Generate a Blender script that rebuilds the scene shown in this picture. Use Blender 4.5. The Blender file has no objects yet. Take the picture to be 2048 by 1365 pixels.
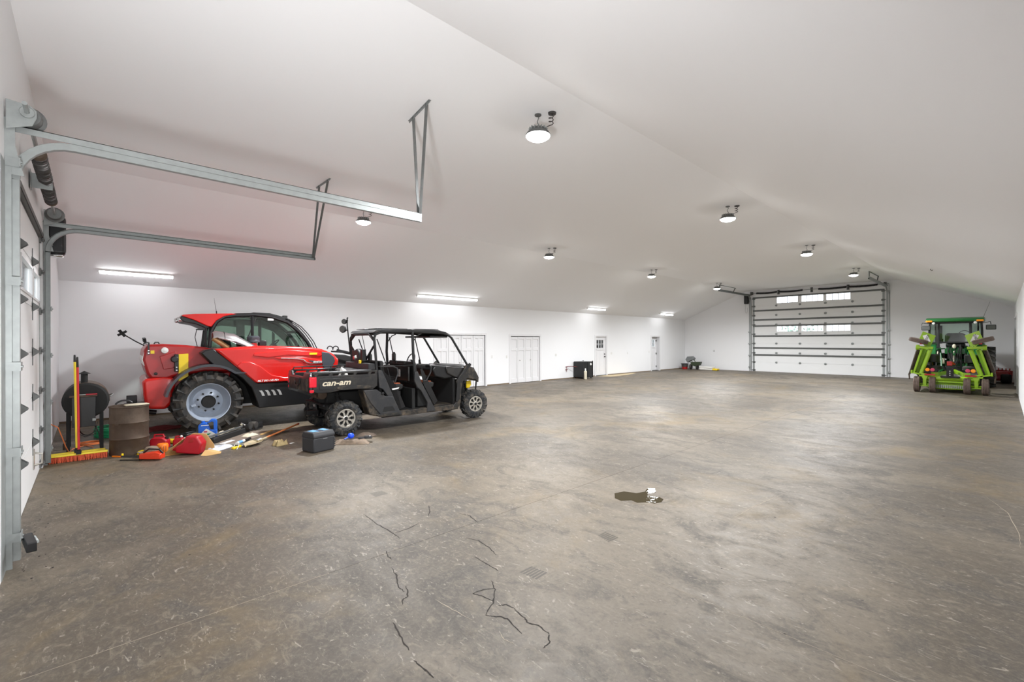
import bpy, math, random
from mathutils import Vector, Matrix, Euler
random.seed(7)
PI = math.pi
SC = bpy.context.scene
COL = SC.collection

# ---------------------------------------------------------------- camera, world, exposure
cam_d = bpy.data.cameras.new('camera'); cam = bpy.data.objects.new('camera', cam_d); COL.objects.link(cam)
cam_d.sensor_width = 36.0; cam_d.lens = 911.0 / 2048 * 36.0; cam_d.clip_start = .02; cam_d.clip_end = 200
_y = math.radians(47.12); _r = math.radians(-.14)
_F = Vector((-math.sin(_y), math.cos(_y), 0)); _R0 = Vector((math.cos(_y), math.sin(_y), 0)); _U0 = Vector((0, 0, 1))
_R = _R0 * math.cos(_r) + _U0 * math.sin(_r); _U = -_R0 * math.sin(_r) + _U0 * math.cos(_r)
cam.matrix_world = Matrix(((_R.x, _U.x, -_F.x, 0), (_R.y, _U.y, -_F.y, 0), (_R.z, _U.z, -_F.z, 1.85), (0, 0, 0, 1)))
SC.camera = cam
w = bpy.data.worlds.new('world'); SC.world = w; w.use_nodes = True
bg = w.node_tree.nodes['Background']; bg.inputs[0].default_value = (.86, .93, 1, 1); bg.inputs[1].default_value = 1.6
SC.view_settings.view_transform = 'Standard'; SC.view_settings.look = 'None'
SC.view_settings.gamma = 1; SC.view_settings.use_curve_mapping = False
SC.view_settings.exposure = 1.70
SC.cycles.use_denoising = True
SC.cycles.max_bounces = 16; SC.cycles.diffuse_bounces = 14; SC.cycles.transparent_max_bounces = 16
SC.cycles.sample_clamp_indirect = 12
HIGHBAY_W = 410.0     # watts of the lamp under each round high bay light
HIGHBAY_E = 26.0      # emission of its lens
STRIP_E = 6.0        # emission of the tube lights

# added fill light, unseen beside the camera, turned up to brighten the ceiling
fd = bpy.data.lights.new('ceiling_fill', 'AREA'); fd.shape = 'DISK'; fd.size = .6; fd.energy = 38; fd.spread = 2.5; fd.color = (.97, .985, 1)
fo = bpy.data.objects.new('ceiling_fill', fd); COL.objects.link(fo); fo.location = (-1.1, -.30, 1.45); fo.rotation_euler = Vector((-1.35, .65, .85)).to_track_quat('-Z', 'Y').to_euler()

# ---------------------------------------------------------------- helpers
class MB:
    """collects simple solids; build() links them as ONE mesh object"""
    def __init__(s): s.v = []; s.f = []
    def add(s, v, f):
        n = len(s.v); s.v += [tuple(p) for p in v]; s.f += [tuple(i + n for i in q) for q in f]; return s
    def box(s, c, d, rot=None):
        x, y, z = d[0] / 2, d[1] / 2, d[2] / 2
        v = [Vector(p) for p in ((-x,-y,-z),(x,-y,-z),(x,y,-z),(-x,y,-z),(-x,-y,z),(x,-y,z),(x,y,z),(-x,y,z))]
        if rot is not None:
            m = rot if isinstance(rot, Matrix) else Euler(rot).to_matrix()
            v = [m @ p for p in v]
        c = Vector(c)
        return s.add([p + c for p in v], [(0,3,2,1),(4,5,6,7),(0,1,5,4),(1,2,6,5),(2,3,7,6),(3,0,4,7)])
    def b2(s, a, b):
        return s.box([(a[i] + b[i]) / 2 for i in range(3)], [abs(b[i] - a[i]) for i in range(3)])
    def tube(s, pts, r, n=8, r2=None, flat=1.0):
        pts = [Vector(p) for p in pts]; k = len(pts); V = []; F = []
        t = (pts[1] - pts[0]).normalized()
        u = t.cross(Vector((0, 0, 1)))
        if u.length < .05: u = t.cross(Vector((1, 0, 0)))
        u.normalize()
        for i, p in enumerate(pts):
            if i == 0: tt = pts[1] - pts[0]
            elif i == k - 1: tt = pts[-1] - pts[-2]
            else: tt = (pts[i+1] - p).normalized() + (p - pts[i-1]).normalized()
            tt.normalize(); u = (u - tt * u.dot(tt)).normalized(); w_ = tt.cross(u)
            rr = r if r2 is None else r + (r2 - r) * i / (k - 1)
            for j in range(n):
                a = 2 * PI * (j + .5) / n
                V.append(p + u * (math.cos(a) * rr) + w_ * (math.sin(a) * rr * flat))
        for i in range(k - 1):
            for j in range(n):
                a = i*n + j; b = i*n + (j+1) % n
                F.append((a, b, b + n, a + n))
        F.append(tuple(range(n - 1, -1, -1))); F.append(tuple((k-1)*n + j for j in range(n)))
        return s.add(V, F)
    def beam(s, p, q, wd, ht, up=(0, 0, 1)):
        p = Vector(p); q = Vector(q); t = (q - p).normalized(); up = Vector(up)
        x = t.cross(up)
        if x.length < .05: x = t.cross(Vector((0, 1, 0)))
        x.normalize(); y = x.cross(t).normalized()
        V = []
        for e in (p, q):
            for a, b in ((-1,-1),(1,-1),(1,1),(-1,1)): V.append(e + x*(a*wd/2) + y*(b*ht/2))
        return s.add(V, [(0,1,2,3),(7,6,5,4),(0,4,5,1),(1,5,6,2),(2,6,7,3),(3,7,4,0)])
    def prism(s, pts, ax, a, b):
        n = len(pts)
        def P(p, t): return {'x': (t, p[0], p[1]), 'y': (p[0], t, p[1]), 'z': (p[0], p[1], t)}[ax]
        V = [P(p, a) for p in pts] + [P(p, b) for p in pts]
        F = [tuple(range(n)), tuple(range(2*n - 1, n - 1, -1))]
        for i in range(n):
            j = (i + 1) % n; F.append((i, i + n, j + n, j))
        return s.add(V, F)
    def lathe(s, prof, c=(0, 0, 0), ax='z', n=24, a0=0.0, a1=2*PI, sy=1.0):
        full = abs(a1 - a0 - 2*PI) < 1e-6; m = n if full else n + 1; k = len(prof); V = []; F = []
        for i in range(m):
            a = a0 + (a1 - a0) * i / n; ca, sa = math.cos(a), math.sin(a) * sy
            for r, h in prof:
                p = {'z': (r*ca, r*sa, h), 'x': (h, r*ca, r*sa), 'y': (r*ca, h, r*sa)}[ax]
                V.append((p[0]+c[0], p[1]+c[1], p[2]+c[2]))
        for i in range(n):
            j = (i + 1) % m
            for q in range(k - 1):
                F.append((i*k+q, j*k+q, j*k+q+1, i*k+q+1))
        s.add(V, F); return s
    def ball(s, c, r, n=12, sz=(1, 1, 1)):
        prof = [(r*math.sin(PI*i/(n//2)) + 1e-5, -r*math.cos(PI*i/(n//2))) for i in range(n//2 + 1)]
        V0 = len(s.v); s.lathe(prof, (0, 0, 0), 'z', n)
        for i in range(V0, len(s.v)):
            p = s.v[i]; s.v[i] = (c[0]+p[0]*sz[0], c[1]+p[1]*sz[1], c[2]+p[2]*sz[2])
        return s
    def xf(s, m):
        s.v = [tuple(m @ Vector(p)) for p in s.v]; return s
    def build(s, name, mat, parent=None, bev=0, seg=2, smooth=None, sub=0):
        me = bpy.data.meshes.new(name); me.from_pydata(s.v, [], s.f); me.update()
        import bmesh
        bm = bmesh.new(); bm.from_mesh(me); bmesh.ops.recalc_face_normals(bm, faces=bm.faces)
        if smooth is None: smooth = 32
        for e in bm.edges:
            e.smooth = not (len(e.link_faces) == 2 and e.calc_face_angle(0) > math.radians(smooth)) and len(e.link_faces) == 2
        for f in bm.faces: f.smooth = True
        bm.to_mesh(me); bm.free()
        me.materials.append(mat)
        o = bpy.data.objects.new(name, me); COL.objects.link(o)
        if parent is not None: o.parent = parent
        if bev:
            m = o.modifiers.new('bevel', 'BEVEL'); m.width = bev; m.segments = seg; m.limit_method = 'ANGLE'; m.angle_limit = math.radians(32); m.harden_normals = False
        if sub:
            m = o.modifiers.new('sub', 'SUBSURF'); m.levels = sub; m.render_levels = sub
        return o

def tag(o, label=None, cat=None, group=None, kind=None):
    if label: o['label'] = label
    if cat: o['category'] = cat
    if group: o['group'] = group
    if kind: o['kind'] = kind
    return o
def thing(name, label, cat, loc=(0, 0, 0), rz=0, group=None):
    o = bpy.data.objects.new(name, None); COL.objects.link(o); o.empty_display_size = .1
    o.location = loc; o.rotation_euler = (0, 0, rz)
    return tag(o, label, cat, group)
def copy_tree(o, parent=None):
    kids = [c for c in COL.objects if c.parent == o]
    c = o.copy(); COL.objects.link(c)
    if parent is not None: c.parent = parent
    for k in kids: copy_tree(k, c)
    return c
def struct(o, label=None):
    o['kind'] = 'structure'
    if label: o['label'] = label
    return o
def solo(mb, name, mat, label, cat, group=None, **k):
    return tag(mb.build(name, mat, **k), label, cat, group)

# ---------------------------------------------------------------- materials
def mat(name, col, rough=.5, metal=0., var=.0, scale=8., bump=0., bscale=60., coat=0., spec=.5, dirt=None, dscale=3., damt=.5, emit=None):
    m = bpy.data.materials.new(name); m.use_nodes = True; nt = m.node_tree; N = nt.nodes; L = nt.links
    p = N['Principled BSDF']
    p.inputs['Roughness'].default_value = rough; p.inputs['Metallic'].default_value = metal
    p.inputs['Specular IOR Level'].default_value = spec; p.inputs['Coat Weight'].default_value = coat
    p.inputs['Base Color'].default_value = (*col, 1)
    tc = N.new('ShaderNodeNewGeometry')
    last = None
    if var or dirt:
        nz = N.new('ShaderNodeTexNoise'); nz.inputs['Scale'].default_value = scale; nz.inputs['Detail'].default_value = 5
        L.new(tc.outputs['Position'], nz.inputs['Vector'])
        cr = N.new('ShaderNodeMix'); cr.data_type = 'RGBA'
        v = max(var, .01)
        cr.inputs['A'].default_value = (*[c * (1 - v) for c in col], 1); cr.inputs['B'].default_value = (*[min(1, c * (1 + v)) for c in col], 1)
        L.new(nz.outputs['Fac'], cr.inputs['Factor']); last = cr.outputs['Result']
    if dirt:
        n2 = N.new('ShaderNodeTexNoise'); n2.inputs['Scale'].default_value = dscale; n2.inputs['Detail'].default_value = 8; n2.inputs['Roughness'].default_value = .65
        L.new(tc.outputs['Position'], n2.inputs['Vector'])
        r2 = N.new('ShaderNodeMapRange'); r2.inputs[1].default_value = .45; r2.inputs[2].default_value = .7; r2.inputs[4].default_value = damt
        L.new(n2.outputs['Fac'], r2.inputs[0])
        mx = N.new('ShaderNodeMix'); mx.data_type = 'RGBA'; mx.inputs['B'].default_value = (*dirt, 1)
        L.new(r2.outputs[0], mx.inputs['Factor']); L.new(last, mx.inputs['A']); last = mx.outputs['Result']
    if last: L.new(last, p.inputs['Base Color'])
    if bump:
        nb = N.new('ShaderNodeTexNoise'); nb.inputs['Scale'].default_value = bscale; nb.inputs['Detail'].default_value = 3
        L.new(tc.outputs['Position'], nb.inputs['Vector'])
        bp = N.new('ShaderNodeBump'); bp.inputs['Strength'].default_value = bump; bp.inputs['Distance'].default_value = .005
        L.new(nb.outputs['Fac'], bp.inputs['Height']); L.new(bp.outputs[0], p.inputs['Normal'])
    if emit:
        p.inputs['Emission Color'].default_value = (*emit[:3], 1); p.inputs['Emission Strength'].default_value = emit[3]
    return m
def glass(name, tint, gloss=.12):
    m = bpy.data.materials.new(name); m.use_nodes = True; nt = m.node_tree; N = nt.nodes; L = nt.links
    N.remove(N['Principled BSDF']); out = N['Material Output']
    t = N.new('ShaderNodeBsdfTransparent'); t.inputs[0].default_value = (*tint, 1)
    g = N.new('ShaderNodeBsdfGlossy'); g.inputs['Roughness'].default_value = .03
    fr = N.new('ShaderNodeFresnel'); fr.inputs[0].default_value = 1.45
    ad = N.new('ShaderNodeMath'); ad.operation = 'MULTIPLY_ADD'; ad.inputs[1].default_value = .9; ad.inputs[2].default_value = gloss * .3
    mx = N.new('ShaderNodeMixShader'); L.new(fr.outputs[0], ad.inputs[0]); L.new(ad.outputs[0], mx.inputs[0]); L.new(t.outputs[0], mx.inputs[1]); L.new(g.outputs[0], mx.inputs[2]); L.new(mx.outputs[0], out.inputs[0])
    return m
def concrete():
    m = bpy.data.materials.new('concrete'); m.use_nodes = True; nt = m.node_tree; N = nt.nodes; L = nt.links
    p = N['Principled BSDF']; g = N.new('ShaderNodeNewGeometry')
    def noise(scale, vec, det=8, rough=.6, dist=0):
        n = N.new('ShaderNodeTexNoise'); n.inputs['Scale'].default_value = scale; n.inputs['Detail'].default_value = det
        n.inputs['Roughness'].default_value = rough; n.inputs['Distortion'].default_value = dist; L.new(vec, n.inputs['Vector']); return n.outputs['Fac']
    def mp(rot, sc, loc=(0, 0, 0)):
        q = N.new('ShaderNodeMapping'); q.inputs['Rotation'].default_value = (0, 0, rot); q.inputs['Scale'].default_value = sc; q.inputs['Location'].default_value = loc
        L.new(g.outputs['Position'], q.inputs['Vector']); return q.outputs[0]
    def rng(f, a, b, c=0., d=1.):
        r = N.new('ShaderNodeMapRange'); r.interpolation_type = 'SMOOTHSTEP'
        for i, v in zip((1, 2, 3, 4), (a, b, c, d)): r.inputs[i].default_value = v
        L.new(f, r.inputs[0]); return r.outputs[0]
    def mix(f, a, b):
        x = N.new('ShaderNodeMix'); x.data_type = 'RGBA'
        if isinstance(f, float): x.inputs['Factor'].default_value = f
        else: L.new(f, x.inputs['Factor'])
        for k, v in (('A', a), ('B', b)):
            if isinstance(v, tuple): x.inputs[k].default_value = (*v, 1)
            else: L.new(v, x.inputs[k])
        return x.outputs['Result']
    P = g.outputs['Position']
    big = noise(.42, mp(.7, (1, 1.0, 1)), 6, .6, .6)
    c = mix(rng(big, .42, .60), (0.079, 0.063, 0.046), (0.142, 0.115, 0.083))
    med = noise(1.7, mp(2.2, (.8, 1.2, 1), (3, 1, 0)), 9, .72, 1.2)
    c = mix(rng(med, .48, .66, 0, .7), c, (0.059, 0.052, 0.046))             # grey power-trowelled patches
    streak = noise(5.0, mp(.55, (1.0, 1.7, 1)), 10, .72, 2.2)
    c = mix(rng(streak, .50, .68, 0, .50), c, (0.223, 0.186, 0.137))            # pale swirl marks of the trowel
    s2 = noise(10.0, mp(-.5, (1.0, 1.8, 1), (9, 4, 0)), 8, .7, 2.4)
    c = mix(rng(s2, .52, .70, 0, .5), c, (0.041, 0.034, 0.024))
    f2 = noise(13, P, 9, .72, .9)
    c = mix(rng(f2, .50, .66, 0, .38), c, (0.049, 0.043, 0.034))
    fine = noise(34, P, 5, .7, .5)
    c = mix(rng(fine, .45, .70, 0, .34), c, (0.188, 0.160, 0.120))
    fl_ = noise(9, mp(1.1, (1.0, 2.3, 1), (4, 7, 0)), 4, .62, 1.6)
    c = mix(rng(fl_, .60, .70, 0, .75), c, (0.286, 0.253, 0.206))
    och = noise(.55, mp(.3, (1, 1, 1), (-7.7, 3.2, 0)), 8, .7, .5)
    c = mix(rng(och, .50, .70, 0, .55), c, (0.176, 0.122, 0.054))               # ochre dust
    pit = N.new('ShaderNodeTexVoronoi'); pit.inputs['Scale'].default_value = 2.3; L.new(P, pit.inputs['Vector'])
    c = mix(rng(pit.outputs['Distance'], .012, .03, .75, 0), c, (0.014, 0.011, 0.010))
    L.new(c, p.inputs['Base Color'])
    L.new(rng(med, .35, .7, .48, .66), p.inputs['Roughness'])
    p.inputs['Specular IOR Level'].default_value = .48
    b = N.new('ShaderNodeBump'); b.inputs['Strength'].default_value = .25; b.inputs['Distance'].default_value = .004
    L.new(streak, b.inputs['Height']); L.new(b.outputs[0], p.inputs['Normal'])
    return m
M = {}
M['floor'] = concrete()
M['wall'] = mat('white_wall_paint', (.80, .80, .81), .6, var=.015, scale=.6, bump=.04, bscale=90)
M['ceil'] = mat('white_ceiling_paint', (.92, .92, .93), .7, var=.01, scale=.5)
M['trim'] = mat('white_trim_paint', (.74, .735, .745), .35)
M['sill'] = mat('raw_wood_sill', (.22, .16, .10), .8, var=.3, scale=20)
M['panel'] = mat('white_steel_panel', (.84, .845, .845), .42, var=.015, scale=2, bump=.12, bscale=150)
M['galv'] = mat('galvanised_steel', (.33, .35, .345), .5, .5, var=.18, scale=14, bump=.05, bscale=30)
M['galvd'] = mat('dull_galvanised_steel', (.16, .165, .162), .5, .5, var=.25, scale=25)
M['strut'] = mat('grey_steel_strut', (.13, .135, .13), .5, .5, var=.2, scale=10)
M['spring'] = mat('dark_oiled_spring_steel', (.085, .08, .078), .42, .7, var=.3, scale=30)
M['black'] = mat('black_plastic', (.007, .007, .008), .42, var=.3, scale=10)
M['blackm'] = mat('matt_black', (.010, .010, .010), .75, var=.3, scale=20, bump=.1)
M['rubber'] = mat('tyre_rubber', (.020, .020, .020), .8, var=.3, scale=12, bump=.2, bscale=80, dirt=(.16, .13, .10), dscale=7, damt=.45)
M['tread'] = mat('dark_tread_rubber', (.014, .016, .019), .62, var=.4, scale=18, dirt=(.20, .17, .13), dscale=9, damt=.5)
M['dusty'] = mat('dusty_rubber', (.12, .085, .07), .85, var=.25, scale=12, dirt=(.24, .18, .14), dscale=8, damt=.6)
M['red'] = mat('gloss_red_paint', (.60, .012, .009), .24, var=.06, scale=2, coat=.5)
M['redd'] = mat('worn_red_paint', (.36, .008, .008), .35, var=.15, scale=3, coat=.2)
M['yellow'] = mat('yellow_paint', (.85, .60, .01), .4, var=.05)
M['carb'] = mat('charcoal_gloss_plastic', (.009, .009, .010), .3, var=.3, scale=6, coat=.3, dirt=(.10, .085, .065), dscale=5, damt=.25)
M['cage'] = mat('satin_black_steel', (.014, .014, .015), .5, .1, var=.2, scale=9)
M['muddy'] = mat('mud_spattered_black_plastic', (.014, .0135, .013), .55, var=.3, scale=8, dirt=(.22, .165, .11), dscale=6, damt=.55)
M['side'] = mat('dark_grey_moulded_plastic', (.026, .027, .030), .5, var=.15, scale=6, bump=.1, dirt=(.13, .11, .09), dscale=5, damt=.3)
M['seat'] = mat('black_vinyl', (.014, .014, .014), .5, bump=.1)
M['seato'] = mat('rust_orange_vinyl', (.46, .12, .05), .5, bump=.1)
M['alu'] = mat('machined_aluminium', (.62, .60, .55), .32, .85, var=.1, scale=15)
M['chrome'] = mat('chrome', (.72, .72, .72), .14, 1)
M['heat'] = mat('brushed_heat_shield', (.55, .53, .54), .28, .9, var=.1)
M['rust'] = mat('rusty_steel', (.075, .048, .032), .6, .35, var=.35, scale=6, bump=.15, bscale=40, dirt=(.17, .135, .10), dscale=4, damt=.5)
M['rusto'] = mat('tan_exhaust_metal', (.55, .35, .16), .4, .5, var=.3)
M['rim'] = mat('silver_blue_rim_paint', (.36, .41, .49), .35, .25, var=.05)
M['fender'] = mat('dark_grey_fender_plastic', (.045, .050, .060), .38, var=.1)
M['green'] = mat('tractor_green_paint', (.010, .12, .026), .35, var=.15, scale=5, coat=.3)
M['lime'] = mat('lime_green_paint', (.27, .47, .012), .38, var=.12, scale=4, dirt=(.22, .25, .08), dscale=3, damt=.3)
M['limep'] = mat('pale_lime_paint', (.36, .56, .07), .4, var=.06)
M['orange'] = mat('amber_lens', (.95, .30, .01), .3)
M['lensr'] = mat('red_lens', (.75, .01, .03), .25)
M['pink'] = mat('faded_red_lens', (.55, .05, .12), .3)
M['white'] = mat('white_plastic', (.78, .78, .76), .45)
M['plate'] = mat('ivory_cover_plate', (.70, .69, .67), .4)
M['cream'] = mat('cream_enamel', (.72, .66, .52), .4)
M['gink'] = mat('grey_decal_print', (.38, .38, .37), .5)
M['beige'] = mat('beige_decal_print', (.70, .62, .47), .45)
M['ink'] = mat('dark_print', (.03, .03, .05), .6)
M['blue'] = mat('blue_plastic', (.01, .13, .62), .35)
M['royal'] = mat('royal_blue_plastic', (.005, .07, .80), .35)
M['redp'] = mat('red_plastic', (.42, .006, .016), .4)
M['saw'] = mat('orange_red_plastic', (.72, .045, .01), .4)
M['orangep'] = mat('orange_plastic', (.90, .22, .01), .4)
M['bristle'] = mat('orange_red_bristles', (.62, .10, .04), .8, var=.4, scale=60)
M['yhand'] = mat('yellow_fibreglass', (.86, .66, .02), .4)
M['rhand'] = mat('red_fibreglass', (.62, .02, .03), .4)
M['coil'] = mat('green_hose', (.01, .30, .12), .45)
M['maroon'] = mat('maroon_rubber_hose', (.17, .03, .03), .5, var=.2)
M['cord'] = mat('orange_cord_jacket', (.72, .20, .06), .5)
M['kraft'] = mat('kraft_paper', (.58, .36, .14), .8, var=.15)
M['card'] = mat('brown_cardboard', (.20, .155, .12), .85, var=.3, scale=4)
M['rag'] = mat('cream_cotton_rag', (.62, .56, .42), .9, var=.2, scale=12)
M['bag'] = mat('cloudy_plastic_film', (.66, .68, .74), .3, var=.08)
M['camo'] = mat('tan_dirty_fabric', (.22, .165, .12), .85, var=.5, scale=25)
M['crump'] = mat('crumpled_khaki_leather', (.36, .27, .13), .85, var=.4, scale=18)
M['handle'] = mat('orange_varnished_wood', (.62, .20, .06), .45, var=.2, scale=10)
M['blade'] = mat('dusty_tan_steel', (.42, .35, .22), .6, .3, var=.2)
M['pipe'] = mat('weathered_grey_pvc', (.34, .33, .30), .5, var=.2)
M['box'] = mat('charcoal_textured_plastic', (.028, .029, .033), .55, bump=.25, bscale=300)
M['lblue'] = mat('light_blue_sticker', (.18, .42, .75), .4)
M['mat'] = mat('tan_plywood', (.52, .42, .26), .8, var=.15)
M['pot'] = mat('dark_bucket_plastic', (.05, .045, .045), .5)
M['cgreen'] = mat('olive_dark_green_paint', (.03, .045, .02), .5)
M['hopper'] = mat('mid_grey_plastic', (.17, .18, .18), .6)
M['sack'] = mat('white_woven_sack', (.72, .70, .66), .7, var=.1)
M['stain'] = mat('damp_concrete_stain', (.055, .043, .028), .5, var=.25, scale=9)
M['crack'] = mat('dark_crack_fill', (.025, .02, .016), .9, var=.3, scale=20)
M['pale'] = mat('pale_scratch', (.34, .29, .22), .8, var=.2, scale=20)
M['water'] = mat('oily_water', (.045, .036, .02), .02, spec=.04, bump=.25, bscale=12)
M['glassg'] = glass('green_tinted_glass', (.66, .76, .70))
M['glassc'] = glass('clear_glazing', (.93, .95, .96))
M['glow'] = mat('led_lens', (1, 1, 1), .5, emit=(1, .985, .96, HIGHBAY_E))
M['tubeglow'] = mat('tube_lens', (1, 1, 1), .5, emit=(.97, .98, 1, STRIP_E))
M['ground'] = mat('outside_gravel', (.42, .40, .36), .9, var=.2, scale=3)
M['brown'] = mat('brown_interior_wood', (.20, .10, .06), .7, var=.2, scale=5)
M['leaf'] = mat('hazy_foliage', (.22, .30, .24), .8, var=.5, scale=4)  # leaf colour paled, distant haze painted into it

# ---------------------------------------------------------------- the room
XL, XR, YN, YE = -14.5, .35, -.5, 29.3
ZE, ZF, C1, C2 = 3.25, 4.84, -10.62, -3.55
NX0, NX1, NZ = -9.6, -5.65, 3.45         # near overhead door opening
FX0, FX1, FZ = -10.24, -4.02, 4.44       # far overhead door opening
fl = struct(MB().b2((XL - .2, YN - .2, -.3), (XR + .2, YE + .2, -.012)).build('floor', M['crack']))
for x0, x1, ys in ((XL - .2, -3.66, [YN - .2, 13.64, YE + .2]), (-3.66, XR + .2, [YN - .2, 3.2, 8.42, 13.64, 18.86, 24.08, YE + .2])):
    for j in range(len(ys) - 1):
        MB().b2((x0 + .0018, ys[j] + .0018, -.1), (x1 - .0018, ys[j+1] - .0018, 0)).build('slab', M['floor'], fl)
struct(MB().b2((-60, -60, -.4), (60, 90, -.31)).build('ground', M['ground']))
def wallpoly(name, y0, y1, ox0, ox1, oz):
    m = MB()
    m.prism([(XL, .0), (ox0, .0), (ox0, ZF), (C1, ZF), (XL, ZE)], 'y', y0, y1)
    m.prism([(ox0, oz), (ox1, oz), (ox1, ZF), (ox0, ZF)], 'y', y0, y1)
    m.prism([(ox1, .0), (XR, .0), (XR, ZE), (C2, ZF), (ox1, ZF)], 'y', y0, y1)
    return struct(m.build(name, M['wall']))
wallpoly('wall_front', YN - .2, YN, NX0, NX1, NZ)
wallpoly('wall_back', YE, YE + .2, FX0, FX1, FZ)
def longwall(name, x0, x1, zt, ops, z0=.0):
    m = MB(); y = YN - .2
    for a, b, h in ops:
        m.b2((x0, y, z0), (x1, a, zt)); m.b2((x0, a, h), (x1, b, zt)); y = b
    m.b2((x0, y, z0), (x1, YE + .2, zt))
    return struct(m.build(name, M['wall']))
longwall('wall_left', XL - .28, XL, ZE, [(9.55, 11.95, 2.10), (13.38, 15.2, 2.06), (19.43, 20.38, 2.07), (25.02, 25.95, 2.09)], .045)
sl = MB()
for a, b in ((YN, 9.5), (12.08, 13.3), (15.3, 19.35), (20.48, 24.98), (26.0, YE)):
    sl.b2((XL - .28, a, 0), (XL - .012, b, .045))
struct(sl.build('baseboard_left', M['sill']))
longwall('wall_right', XR, XR + .2, ZE, [(23.3, 27.3, 2.68)])
m = MB()
th = .12
m.prism([(XL - .3, ZE - .12), (XL, ZE), (C1, ZF), (C2, ZF), (XR, ZE), (XR + .3, ZE - .12), (XR + .3, ZE + .2), (C2, ZF + .2), (C1, ZF + .2), (XL - .3, ZE + .2)], 'y', YN - .2, YE + .2)
struct(m.build('ceiling', M['ceil'], smooth=5))

# floor marks
def gpoly(pts, z=.0006, h=.0008):
    return MB().prism([(p[0], p[1]) for p in pts], 'z', z - h, z + .0002)
def ribbon(pts, w_):
    m = MB(); n = len(pts); L_ = []; R_ = []
    for i in range(n):
        a = Vector(pts[max(i-1, 0)]); b = Vector(pts[min(i+1, n-1)]); d = (b - a).normalized(); q = Vector((-d.y, d.x))
        ww = w_ * (.35 + .65 * math.sin(PI * (i + .6) / (n + .2))) * random.uniform(.6, 1.2)
        L_.append((pts[i][0] + q.x*ww, pts[i][1] + q.y*ww, .0007)); R_.append((pts[i][0] - q.x*ww, pts[i][1] - q.y*ww, .0007))
    m.add(L_ + R_, [(i, i+1, n+i+1, n+i) for i in range(n - 1)]); return m
def jag(pts, k=5, amp=.006):
    out = []
    for (a, b), (c, d) in zip(pts[:-1], pts[1:]):
        for i in range(k):
            t = i / k; out.append((a + (c-a)*t + random.uniform(-amp, amp), b + (d-b)*t + random.uniform(-amp, amp)))
    out.append(pts[-1]); return out
CR = [[(-4.621, 2.154), (-4.301, 2.131), (-4.008, 2.145), (-3.837, 2.132)], [(-3.997, 2.157), (-3.988, 2.282), (-4.041, 2.458)], [(-3.701, 1.922), (-3.589, 1.879), (-3.527, 1.878)], [(-3.396, 1.806), (-3.26, 1.773), (-3.084, 1.705), (-3.007, 1.702)], [(-3.07, 1.755), (-2.93, 1.686), (-2.932, 1.651), (-2.869, 1.61)], [(-2.731, 1.46), (-2.583, 1.427), (-2.419, 1.399)], [(-2.328, 1.374), (-2.234, 1.384), (-2.128, 1.383)], [(-3.43, 2.592), (-3.31, 2.64), (-3.138, 2.619), (-2.985, 2.578)], [(-3.077, 2.416), (-2.919, 2.418), (-2.765, 2.406)], [(-2.684, 2.274), (-2.577, 2.212), (-2.45, 2.088), (-2.374, 1.958)], [(-2.644, 2.056), (-2.562, 2.089), (-2.47, 2.105)], [(-2.644, 2.056), (-2.627, 2.142), (-2.588, 2.217)], [(-2.4, 2.096), (-2.375, 2.138), (-2.305, 2.153)], [(-2.305, 2.153), (-2.173, 2.124), (-2.125, 2.108), (-2.046, 2.139), (-1.946, 2.12)], [(-2.366, 1.959), (-2.304, 2.011), (-2.229, 2.036), (-2.07, 2.0)], [(-1.946, 2.12), (-1.886, 2.054), (-1.885, 1.999)], [(-4.397, 2.796), (-4.254, 2.723), (-4.121, 2.617)], [(-3.986, 2.899), (-3.841, 2.949), (-3.713, 2.917), (-3.63, 2.896)]]
PA = [[(-2.765, 1.814), (-2.58, 1.83), (-2.396, 1.858)], [(-2.189, 1.91), (-2.111, 1.884), (-2.032, 1.898)], [(-1.903, 4.959), (-1.897, 5.243), (-1.872, 5.552), (-1.799, 6.123)], [(-0.136, 7.748), (0.036, 7.182), (0.103, 6.512), (0.106, 6.04)], [(-11.331, 19.409), (-11.467, 23.341), (-11.076, 27.829)]]
GR = [[(-2.634, 2.518), (-2.636, 2.656), (-2.466, 2.677), (-2.454, 2.538)], [(-2.619, 3.538), (-2.622, 3.665), (-2.448, 3.638), (-2.461, 3.492)], [(-5.233, 2.494), (-5.227, 2.648), (-5.076, 2.661), (-5.07, 2.491)]]
for c in CR: ribbon(jag(c, 5, .006), .0062).build('crack', M['crack'], fl)
for c in PA: ribbon(jag(c, 6, .004), .0028).build('scratch', M['pale'], fl)
for a, b, c, d in GR:
    m = MB()
    for i in range(6):
        f0, f1 = (i + .12)/6, (i + .80)/6
        q = [tuple(p[k] + (r[k] - p[k])*f for k in (0, 1)) for p, r, f in ((a, d, f0), (b, c, f0), (b, c, f1), (a, d, f1))]
        m.add([(x, y, .0006) for x, y in q], [(0, 1, 2, 3)])
    m.build('striped_stain', M['stain'], fl)
MB().b2((-3.655, 3.1988, -.008), (XR, 3.2012, .0006)).build('joint_filler', M['pale'], fl)
MB().b2((-3.6612, YN, -.008), (-3.6588, 1.4, .0006)).build('joint_filler', M['pale'], fl)
rs = random.Random(5)
M['track'] = mat('faint_tyre_print', (.115, .095, .068), .6, var=.3, scale=9)
for i in range(13):
    y = 6.0 + i*.34; x = -3.05 + .012*i
    for s_ in (-1, 1): ribbon(jag([(x + s_*.03, y), (x + s_*.30, y + .16)], 4, .012), .022).build('tyre_print', M['track'], fl)
m = MB()
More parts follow.
